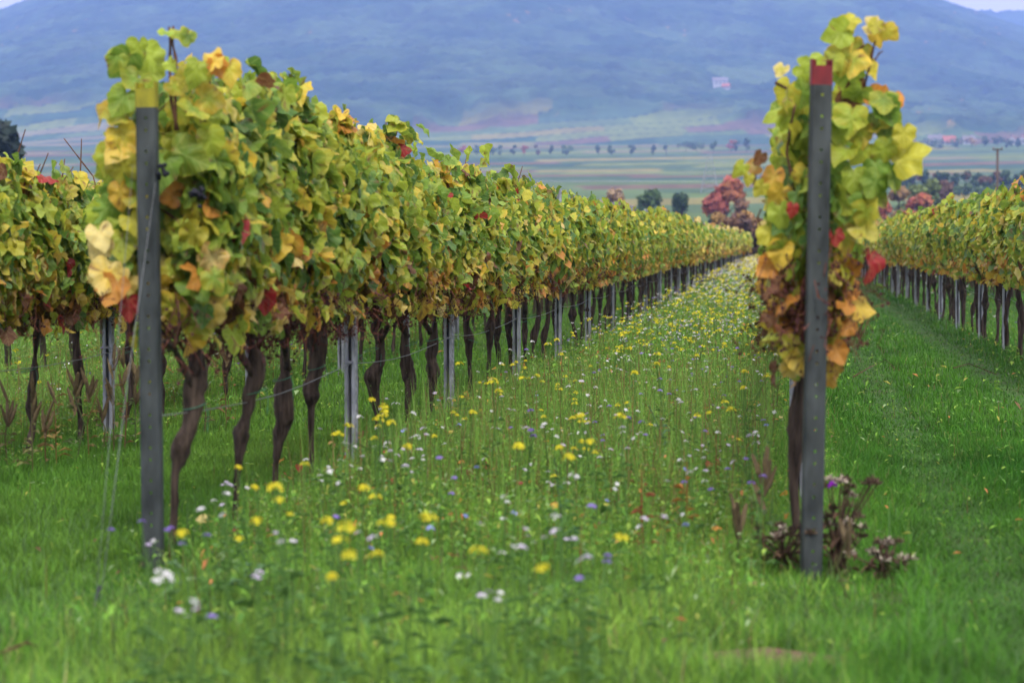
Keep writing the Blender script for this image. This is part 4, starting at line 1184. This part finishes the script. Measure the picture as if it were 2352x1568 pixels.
weed(470, 1440, .14, 7, .17, (.07, .17, .03), 'broadleaf_weed', 'bright green broad-leaved weed before the yellow-capped post', WG)
weed(580, 1410, .20, 9, .13, (.09, .18, .07), 'broadleaf_weed', 'grey-green weed two steps from the yellow-capped post', WG)
weed(1480, 1290, .34, 12, .09, (.36, .11, .06), 'red_weed', 'rusty red weed amid the pale flowers', 'reddened weeds')
weed(1575, 1280, .36, 12, .09, (.33, .15, .04), 'red_weed', 'orange-leaved weed beside a violet flower', 'reddened weeds')
weed(1440, 1180, .30, 10, .08, (.36, .13, .08), 'red_weed', 'red weed deeper in the flower strip', 'reddened weeds')
weed(1640, 1150, .30, 10, .08, (.30, .1, .05), 'red_weed', 'dark red weed near the red-capped row', 'reddened weeds')
weed(1295, 1330, .42, 12, .11, (.07, .16, .06), 'broadleaf_weed', 'tall leafy weed standing in the open flower strip', WG)
weed(1520, 1130, .40, 12, .10, (.10, .19, .10), 'broadleaf_weed', 'tall blue-green weed behind the red weeds', WG)
weed(1695, 1320, .22, 4, .05, (.09, .10, .05), 'seed_weed', 'low brown weed with dry seed spikes before the red-capped post', 'dry seed weeds', 4)
weed(1755, 1310, .36, 6, .09, (.08, .13, .05), 'seed_weed', 'tall seed weed with oval leaves by the red-capped post', 'dry seed weeds', 5)
weed(1950, 1375, .22, 4, .05, (.12, .14, .05), 'seed_weed', 'thin upright seed weed just past the red-capped post', 'dry seed weeds', 3)
weed(75, 1100, .42, 10, .12, (.17, .17, .06), 'seed_weed', 'tall brown seed weed at the foot of the row beyond', 'dry seed weeds', 5)
weed(130, 1085, .5, 12, .12, (.24, .17, .05), 'seed_weed', 'yellowing sucker growth beside a trunk of the row beyond', 'dry seed weeds', 1)
weed(262, 1050, .5, 8, .08, (.15, .13, .06), 'seed_weed', 'dry brown weed by the slotted post of the row beyond', 'dry seed weeds', 6)

for j_, (px, py, hh, sp) in enumerate([(20, 1095, .38, 5), (105, 1090, .30, 4), (172, 1075, .46, 6), (205, 1060, .40, 6), (235, 1050, .30, 4), (285, 1045, .52, 7), (312, 1040, .44, 6), (345, 1040, .34, 4), (470, 1000, .36, 4), (520, 985, .44, 5), (600, 960, .36, 4)]):
    weed(px, py, hh, 9, .09, [(.16, .14, .06), (.20, .12, .05), (.12, .16, .06), (.24, .17, .06)][j_ % 4], 'seed_weed', ordinal(j_ + 1) + ' dry brown seed weed along the row beyond the yellow-capped post', 'dry seed weeds of the row beyond', sp)

# dead thistles by the red-capped post
def thistle(px, py, Y, hgt, nh, spread, label, purple):
    p = at(px, py, Y); r = np.random.default_rng(int(px)); o = empty('dried_thistle', (p.x, p.y, float(gz(p.x, p.y)))); tag(o, label, 'thistle', 'dried thistles')
    for k in range(nh):
        q_ = (k + .5) / nh; C = np.array((r.normal(0, spread), r.normal(0, spread * .6), hgt * (1 - .65 * r.random() ** 1.5)))
        V, q, f = tube(np.array([(r.normal(0, .02), 0, 0), (C[0] * .3, C[1] * .3, C[2] * .55), C]), [.005, .004, .0025], 5)
        b = MB(); b.add(V, q, f, np.array((0.07, 0.045, 0.03)) * r.uniform(.6, 1.4)); st = link('stem', b.mesh('stem', M_STEMS), o)
        b = MB()
        tuftc = np.array((.40, .34, .27)) if r.random() < .35 else np.array((.10, .07, .045))
        for j in range(46):
            d = r.normal(0, 1, 3); d[2] = abs(d[2]) * .8; d /= np.linalg.norm(d); L = r.uniform(.012, .03)
            w = np.cross(d, r.normal(0, 1, 3)); w /= np.linalg.norm(w)
            b.add([C + d * .006 - w * .0022, C + d * .006 + w * .0022, C + d * L + w * .0018 + r.normal(0, .003, 3), C + d * L - w * .0018], [(0, 1, 2, 3)], None, (tuftc if j % 3 else np.array((.06, .035, .03))) * r.uniform(.6, 1.3))
        link('seed_head', b.mesh('seed_head', M_STEMS), st)
    b = MB()
    for j in range(40):
        z = r.uniform(.02, hgt * .7); a = r.uniform(0, 6.28); t = np.array((math.cos(a), math.sin(a), r.normal(0, .5))); p0 = np.array((r.normal(0, spread * .6), r.normal(0, spread * .4), z)); L = r.uniform(.03, .07); s = np.cross(t, (0, 0, 1.)) * L * .2
        b.add([p0, p0 + t * L * .5 + s, p0 + t * L - (0, 0, L * .4), p0 + t * L * .5 - s], [(0, 1, 2, 3)], None, np.array((.09, .055, .035)) * r.uniform(.5, 1.6))
    link('withered_foliage', b.mesh('withered_foliage', M_STEMS), o)
    if purple:
        b = MB(); C = np.array((-.02, -.05, hgt * .97)); florets(b, r, C, 14, .008, 1.0, .014, (.33, .03, .50), 3); h = link('flower_head', b.mesh('flower_head', M_PETAL), o); h['label'] = 'single purple thistle flower'
thistle(1925, 1290, 10.15, .34, 26, .065, 'tall dead thistle with one purple flower behind the red-capped post', True)
thistle(2035, 1300, 10.1, .13, 14, .05, 'low dead thistle lying in the mown lane', False)
thistle(1800, 1310, 10.3, .16, 14, .06, 'dark dead thistle on the flower side of the red-capped post', False)

# twigs dropped in the grass
def twig(px0, pts, label):
    P = [on_ground(x, y, z) for x, y, z in pts]
    tag(link('twig', mesh_np('twig', *tube(np.array(P), np.linspace(.006, .003, len(P)), 6), M_CANE, None, True)), label, 'twig', 'pruned twigs in the grass')
twig(0, [(1960, 865, .05), (2000, 842, .07), (2035, 826, .09), (2055, 845, .06)], 'bent brown twig lying across the mown lane')
twig(0, [(-30, 1510, .06), (20, 1492, .07), (60, 1475, .09), (85, 1482, .05)], 'brown twig in the long grass in front of the stay wire')
twig(0, [(2190, 845, .05), (2225, 835, .06), (2290, 860, .03)], 'pale dry twig at the foot of the row across the lane')

# bare earth showing through the grass in front
nb = 40; th = np.linspace(0, 2 * math.pi, nb, endpoint=False)
rr = 0.9 + 0.25 * np.sin(th * 3 + 1) + rng.normal(0, .06, nb)
xs_, ys_ = pb.x + .26 * rr * np.cos(th), pb.y + .16 * rr * np.sin(th)
V = np.vstack([np.stack([xs_, ys_, gz(xs_, ys_) + .012], -1), [(pb.x, pb.y, float(gz(pb.x, pb.y)) + .05)]])
tag(link('bare_earth_patch', mesh_np('bare_earth_patch', V, None, np.stack([np.arange(nb), (np.arange(nb) + 1) % nb, np.full(nb, nb)], -1),
    mat_plain('soil', (.10, .062, .042), .95, .1, 0, .4, 25, (1, 1, 1), .8), None, True)), kind='structure')

# ------------------------------------------------------------------ trees, houses, pylon and pole beyond the vineyard
def tree(name, label, px, Y, py_top, wpx, cols, group, n=900, leaf=None, lobes=7, base=None, tall=False):
    r = np.random.default_rng(int(px * 3 + Y))
    g = at(px, 555, Y); x = g.x; z0 = float(gz(x, Y)) if base is None else base.z
    if base is not None: x, Y = base.x, base.y
    zt = at(px, py_top, Y).z; h = max(zt - z0, 2.0 if Y < 1300 or base is not None else .0034 * Y); w = wpx / F * Y
    o = empty(name, (x, Y, z0)); tag(o, label, 'tree' if 'bush' not in name else 'bush', group)
    tb = MB(); V, q, f = tube(np.array([(0, 0, -.3), (r.normal(0, .03) * h, 0, h * .3), (r.normal(0, .05) * h, r.normal(0, .03) * h, h * .8)]), [h * .028, h * .022, h * .006], 7); tb.add(V, q, f)
    for k in range(5):
        a = r.uniform(0, 6.28); z = h * r.uniform(.25, .6); e_ = np.array((math.cos(a) * w * .35, math.sin(a) * w * .35, z + h * .2))
        V, q, f = tube(np.array([(0, 0, z), e_ * .5 + (0, 0, z * .5), e_]), [h * .012, h * .009, h * .004], 5); tb.add(V, q, f)
    link('trunk', tb.mesh('trunk', M_TRUNK, True), o)
    L = leaf or h * (.05 if n > 450 else .085)
    ctr = []; 
    for k in range(lobes):
        a = r.uniform(0, 6.28); q_ = r.random(); zz = h * (.22 + .72 * q_); env = w * .5 * (math.sin(min(1, .22 + .75 * (1 - q_)) * math.pi * .95) if not tall else .9 * (1 - .7 * q_))
        ctr.append((math.cos(a) * env * .6, math.sin(a) * env * .6, zz, max(.16 * h, env * .55)))
    ctr = np.array(ctr); k = r.integers(lobes, size=n)
    d = r.normal(0, 1, (n, 3)); d /= np.linalg.norm(d, axis=1)[:, None]
    P = ctr[k, :3] + d * (ctr[k, 3] * (.55 + .5 * r.random(n)))[:, None] * np.array((1, 1, .8))
    P[:, 2] = P[:, 2] * h / np.percentile(P[:, 2], 99); P[:, 2] = np.where(P[:, 2] < h * .04, h * r.uniform(.04, .4, n), P[:, 2])
    P[:, 0] *= np.minimum(1, w * .55 / np.percentile(np.abs(P[:, 0]), 97)); P[:, 1] *= np.minimum(1, w * .6 / np.percentile(np.abs(P[:, 1]), 97))
    u = r.normal(0, 1, (n, 3)); u /= np.linalg.norm(u, axis=1)[:, None]; v = np.cross(u, d + .3 * r.normal(0, 1, (n, 3))); v /= np.linalg.norm(v, axis=1)[:, None] + 1e-6
    s = L * r.uniform(.5, 1.3, n)[:, None]
    V = np.stack([P - u * s, P + v * s * .7, P + u * s, P - v * s * .7], 1)
    lobe_c = np.array(cols)[r.integers(len(cols), size=lobes)]
    c = lobe_c[k] * r.uniform(.6, 1.35, n)[:, None]
    b = MB(); b.add(V.reshape(-1, 3), np.array([[0, 1, 2, 3]]) + (np.arange(n) * 4)[:, None], None, np.repeat(c, 4, 0))
    link('crown', b.mesh('crown', M_TREE), o)
RED = [(.36, .10, .055), (.30, .085, .055), (.38, .15, .06)]; BRN = [(.14, .075, .045), (.18, .10, .05), (.10, .06, .045)]; OCH = [(.32, .19, .05), (.26, .16, .06)]
GRN = [(.05, .095, .035), (.07, .12, .04)]; DGR = [(.03, .06, .028), (.04, .075, .03)]; YGR = [(.17, .19, .05), (.12, .16, .045)]; BEI = [(.33, .24, .14), (.28, .19, .12)]
BG = 'trees at the end of the vineyard'
tree('autumn_tree', 'tall crimson-leaved tree past the end of the long row', 1664, 292, 413, 86, RED, BG, 2600, lobes=12)
tree('autumn_tree', 'low rusty tree beside the crimson one', 1718, 280, 462, 70, BRN + RED[:1], BG, 1600, lobes=9)
tree('bush', 'ochre bush in front of the crimson tree', 1650, 240, 490, 60, OCH, BG, 1200)
tree('bush', 'brown bush closing the end of the flower strip', 1694, 160, 494, 62, BRN, BG, 1500)
tree('bush', 'dark brown bush at the end of the red-capped row', 1738, 162, 506, 60, BRN, BG, 1500)
tree('bush', 'small dark bush at the foot of the crimson tree', 1634, 255, 493, 26, DGR, BG, 600)
tree('bush', 'yellow-brown bush behind the end bushes', 1716, 175, 488, 46, OCH + BRN, BG, 1000)
tree('beige_tree', 'bare beige tree above the long row', 1428, 300, 437, 62, BEI, BG, 1200)
tree('green_tree', 'round green tree standing alone above the long row', 1490, 300, 440, 44, GRN, BG, 1500)
tree('green_tree', 'slim dark green tree between the round tree and the crimson one', 1563, 300, 447, 32, DGR, BG, 1000, tall=True)
tree('autumn_tree', 'pinkish red bushy tree by the hanging vine shoot', 2012, 300, 448, 62, RED + BEI, BG, 1500)
tree('autumn_tree', 'red tree in front of the yellow-green ones', 2112, 296, 448, 68, RED + BEI[:1], BG, 1500)
tree('yellow_tree', 'yellowing tree left of the yellow-green pair', 2065, 310, 433, 46, OCH + YGR, BG, 1300)
tree('green_tree', 'yellow-green tree taller than its neighbours', 2138, 312, 416, 34, YGR + GRN, BG, 1300, tall=True)
tree('green_tree', 'lighter yellow-green tree next to the tallest one', 2108, 316, 428, 36, YGR, BG, 1200)
tree('brown_tree', 'upright purple-brown tree at the edge of the field', 2168, 318, 418, 30, [(.10, .06, .055), (.12, .075, .06)], BG, 1000, tall=True)
tree('dark_tree', 'dark evergreen showing over the row beyond the yellow-capped post', 6, 160, 300, 66, [(.018, .03, .022), (.025, .04, .026)], None, 2600, lobes=12)
rt = np.random.default_rng(17)
WD = 'bushes of the dark wooded bank'
ks = 0
for px in np.arange(2050, 2420, 17):
    for row in range(2):
        ks += 1
        tree('bank_bush', ordinal(ks) + ' bush of the dark wooded bank, counted from the hanging vine shoot', px + rt.uniform(-8, 8), 560 + row * 32 + rt.uniform(0, 14), (428 if row == 0 else 398) + rt.uniform(-7, 8), rt.uniform(26, 42), [DGR, GRN, DGR + BRN[:1], GRN][ks % 4], WD, 380, lobes=5)
TL = 'trees of the far field edge'
for k, (px, pt, w, c) in enumerate([(1060, 338, 26, RED), (1095, 346, 24, GRN), (1130, 343, 30, GRN), (1150, 342, 26, GRN), (1180, 341, 22, DGR), (1205, 344, 18, RED), (1235, 341, 24, BRN), (1265, 343, 18, DGR), (1300, 340, 34, GRN),
                                  (1375, 344, 18, DGR), (1405, 340, 22, GRN), (1450, 338, 22, DGR), (1500, 352, 12, DGR), (1530, 348, 12, GRN), (1575, 330, 44, DGR), (1600, 335, 40, GRN), (1640, 325, 24, GRN), (1680, 322, 26, RED), (1715, 318, 24, GRN), (1690, 330, 22, DGR)]):
    tree('field_tree', ordinal(k + 1) + ' small tree along the far field edge, counted from the leaf wall', px, 1390 if k < 14 else 1480, pt, w, c, TL, 260, lobes=5)
VT = 'trees of the village'
for k, (px, pt, w, c, Y) in enumerate([(2105, 322, 52, DGR, 2150), (2140, 330, 44, GRN, 2100), (2090, 340, 30, OCH, 2080), (2165, 345, 60, GRN, 2000), (2200, 342, 40, GRN, 2050), (2230, 338, 34, OCH, 2150), (2310, 345, 32, DGR, 2000), (2338, 340, 22, DGR, 2000), (2260, 335, 30, GRN, 2250), (2290, 325, 30, DGR, 2300)]):
    tree('village_tree', ordinal(k + 1) + ' tree among the village houses beyond the wooded bank', px, Y * .3 + 950, pt - 4, w, c, VT, 300, lobes=5)

def house(px, py, Y, w, d, hw, hr, roof, rz, label, base=None):
    p = at(px, py, Y) if base is None else base
    z = float(gz(p.x, p.y)) if base is None else p.z
    o = empty('house', (p.x, p.y, z - .5), rz); tag(o, label, 'house', 'village houses')
    b = MB(); V, q = box(-w / 2, w / 2, -d / 2, d / 2, -6, hw); b.add(V, q)
    b.add([(-w / 2, -d / 2, hw), (-w / 2, d / 2, hw), (-w / 2, 0, hw + hr)], None, [(0, 2, 1)]); b.add([(w / 2, -d / 2, hw), (w / 2, d / 2, hw), (w / 2, 0, hw + hr)], None, [(0, 1, 2)])
    link('wall', b.mesh('wall', M_WALL), o)
    b = MB(); e_ = .5; t = .25
    for s in (-1, 1):
        y0 = s * (d / 2 + e_); zl = hw - hr * e_ / (d / 2)
        V = [(-w / 2 - e_, y0, zl + .05), (w / 2 + e_, y0, zl + .05), (w / 2 + e_, 0, hw + hr + .05), (-w / 2 - e_, 0, hw + hr + .05)]
        V = V + [(a, b2, c + t) for a, b2, c in V]
        b.add(V, [(0, 1, 2, 3), (4, 7, 6, 5), (0, 4, 5, 1), (1, 5, 6, 2), (3, 2, 6, 7), (0, 3, 7, 4)])
    rf = link('roof', b.mesh('roof', roof), o)
    b = MB(); V, q = box(w * .2, w * .2 + .8, .4, 1.1, hw + hr * .4, hw + hr + 1.2); b.add(V, q); link('chimney', b.mesh('chimney', M_ROOFD), rf)
    for fl in range(2 if hw > 4.5 else 1):
        for k in range(3):
            x0 = -w * .35 + k * w * .28; z0 = 1.0 + fl * 2.7
            b = MB(); V, q = box(x0, x0 + 1.2, -d / 2 - .05, -d / 2 + .05, z0, z0 + 1.4); b.add(V, q); link('window', b.mesh('window', M_GLASS), o)
    for k in range(2):
        b = MB(); V, q = box(-w / 2 - .05, -w / 2 + .05, -d * .3 + k * d * .35, -d * .3 + k * d * .35 + 1.2, 1.2, 2.6); b.add(V, q); link('window', b.mesh('window', M_GLASS), o)
house(2325, 337, 1720, 6, 5, 3.2, 2.2, M_ROOF, R(80), 'white gabled house nearest to the utility pole')
house(2349, 336, 1730, 6, 5, 3.2, 2.2, M_ROOF, R(75), 'white gabled house at the far end of the village')
house(2180, 330, 1700, 7, 5, 2.6, 3, M_ROOF, R(15), 'low house with a bright red roof in the trees')
house(2150, 324, 1740, 9, 5, 2.8, 3, M_ROOFD, R(-5), 'grey-roofed long house above the village trees')
house(2225, 328, 1740, 7, 5, 2.6, 2.5, M_ROOFD, R(10), 'grey-roofed house behind the red-roofed one')
hb_ = on_hill(1650, 200)
house(0, 0, 0, 12, 7, 3.6, 2.5, M_ROOFD, R(10), 'large pale house alone up on the wooded hill', hb_)
hb_ = on_hill(1665, 208)
house(0, 0, 0, 6, 5, 2.4, 2, M_ROOF, R(-15), 'small annex just below the pale hill house', hb_)

# utility pole over the row across the lane
pp = at(2290, 555, 250); zt = at(2290, 338, 250).z
o = empty('utility_pole', (pp.x, 250, float(gz(pp.x, 250)))); tag(o, 'thin dark wooden utility pole with a short crossarm', 'pole')
link('pole', mesh_np('pole', *tube(np.array([(0, 0, -.5), (0, 0, zt * .5), (0, 0, zt)]), [.14, .12, .10], 10), M_WOODPOLE, None, True), o)
b = MB(); V, q = box(-.42, .42, -.13, -.105, zt - .14, zt - .03); b.add(V, q); ca = link('crossarm', b.mesh('crossarm', M_WOODPOLE), o)
for sx in (-.38, -.3, .3, .38):
    link('insulator', mesh_np('insulator', *tube(np.array([(sx, -.12, zt - .03), (sx, -.12, zt + .05), (sx, -.12, zt + .13)]), [.03, .045, .025], 8), M_ROOFD, None, True), ca)

# lattice pylon down in the valley
pp = at(1630, 555, 610); z0 = float(gz(pp.x, 610)); h = at(1630, 352, 610).z - z0
o = empty('power_pylon', (pp.x, 610, z0)); tag(o, 'faint grey lattice pylon rising behind the crimson tree', 'pylon')
def bar(b, a, c, r_=.03):
    V, q, f = tube(np.array([a, c], float), r_, 4); b.add(V, q, f)
b = MB(); lv = np.linspace(0, 1, 9)
hw_ = lambda t: 1.9 * (1 - t) + .25 * t
for i in range(8):
    for s in range(4):
        c0 = [(-1, -1), (1, -1), (1, 1), (-1, 1)][s]; c1 = [(-1, -1), (1, -1), (1, 1), (-1, 1)][(s + 1) % 4]
        A_ = lambda c, t: (c[0] * hw_(t), c[1] * hw_(t), h * t)
        bar(b, A_(c0, lv[i]), A_(c0, lv[i + 1]), .045); bar(b, A_(c0, lv[i]), A_(c1, lv[i + 1]), .02); bar(b, A_(c1, lv[i]), A_(c0, lv[i + 1]), .02)
link('tower', b.mesh('tower', M_PYLON), o)
for t, L in ((.52, 6.2), (.76, 3.4)):
    b = MB()
    for s in (-1, 1):
        bar(b, (0, -.4, h * t), (s * L, 0, h * t)); bar(b, (0, .4, h * t), (s * L, 0, h * t)); bar(b, (0, 0, h * t + 1.4), (s * L, 0, h * t))
    link('crossarm', b.mesh('crossarm', M_PYLON), o)

# pale farm track across the valley fields
xs = np.linspace(-140, 60, 60); yt = 765 + 5 * np.sin(xs / 40) - .1 * xs
V = np.concatenate([np.stack([xs, yt - 1.8, gz(xs, yt - 1.8) + .35], -1), np.stack([xs, yt + 1.8, gz(xs, yt + 1.8) + .35], -1)])
k = np.arange(59); tag(link('field_road', mesh_np('field_road', V, np.stack([k, k + 1, k + 61, k + 60], -1), None, M_ROAD)), kind='structure')

# ------------------------------------------------------------------ haze: one box of even air round everything but the sky
hm = bpy.data.materials.new('haze'); hm.use_nodes = True
t = hm.node_tree; t.nodes.clear()
ho = t.nodes.new('ShaderNodeOutputMaterial'); hv = t.nodes.new('ShaderNodeVolumePrincipled')
hv.inputs['Color'].default_value = (0.29, 0.445, 0.95, 1)
hv.inputs['Density'].default_value = 2.15e-4
hv.inputs['Anisotropy'].default_value = 0.0
t.links.new(hv.outputs[0], ho.inputs['Volume'])
V, q = box(-5000, 5000, -1500, 5800, -4.2, 720)
hz = link('haze', mesh_np('haze', V, q, None, hm)); tag(hz, 'blue autumn haze filling the valley', 'haze', kind='stuff')
hz.display_type = 'WIRE'
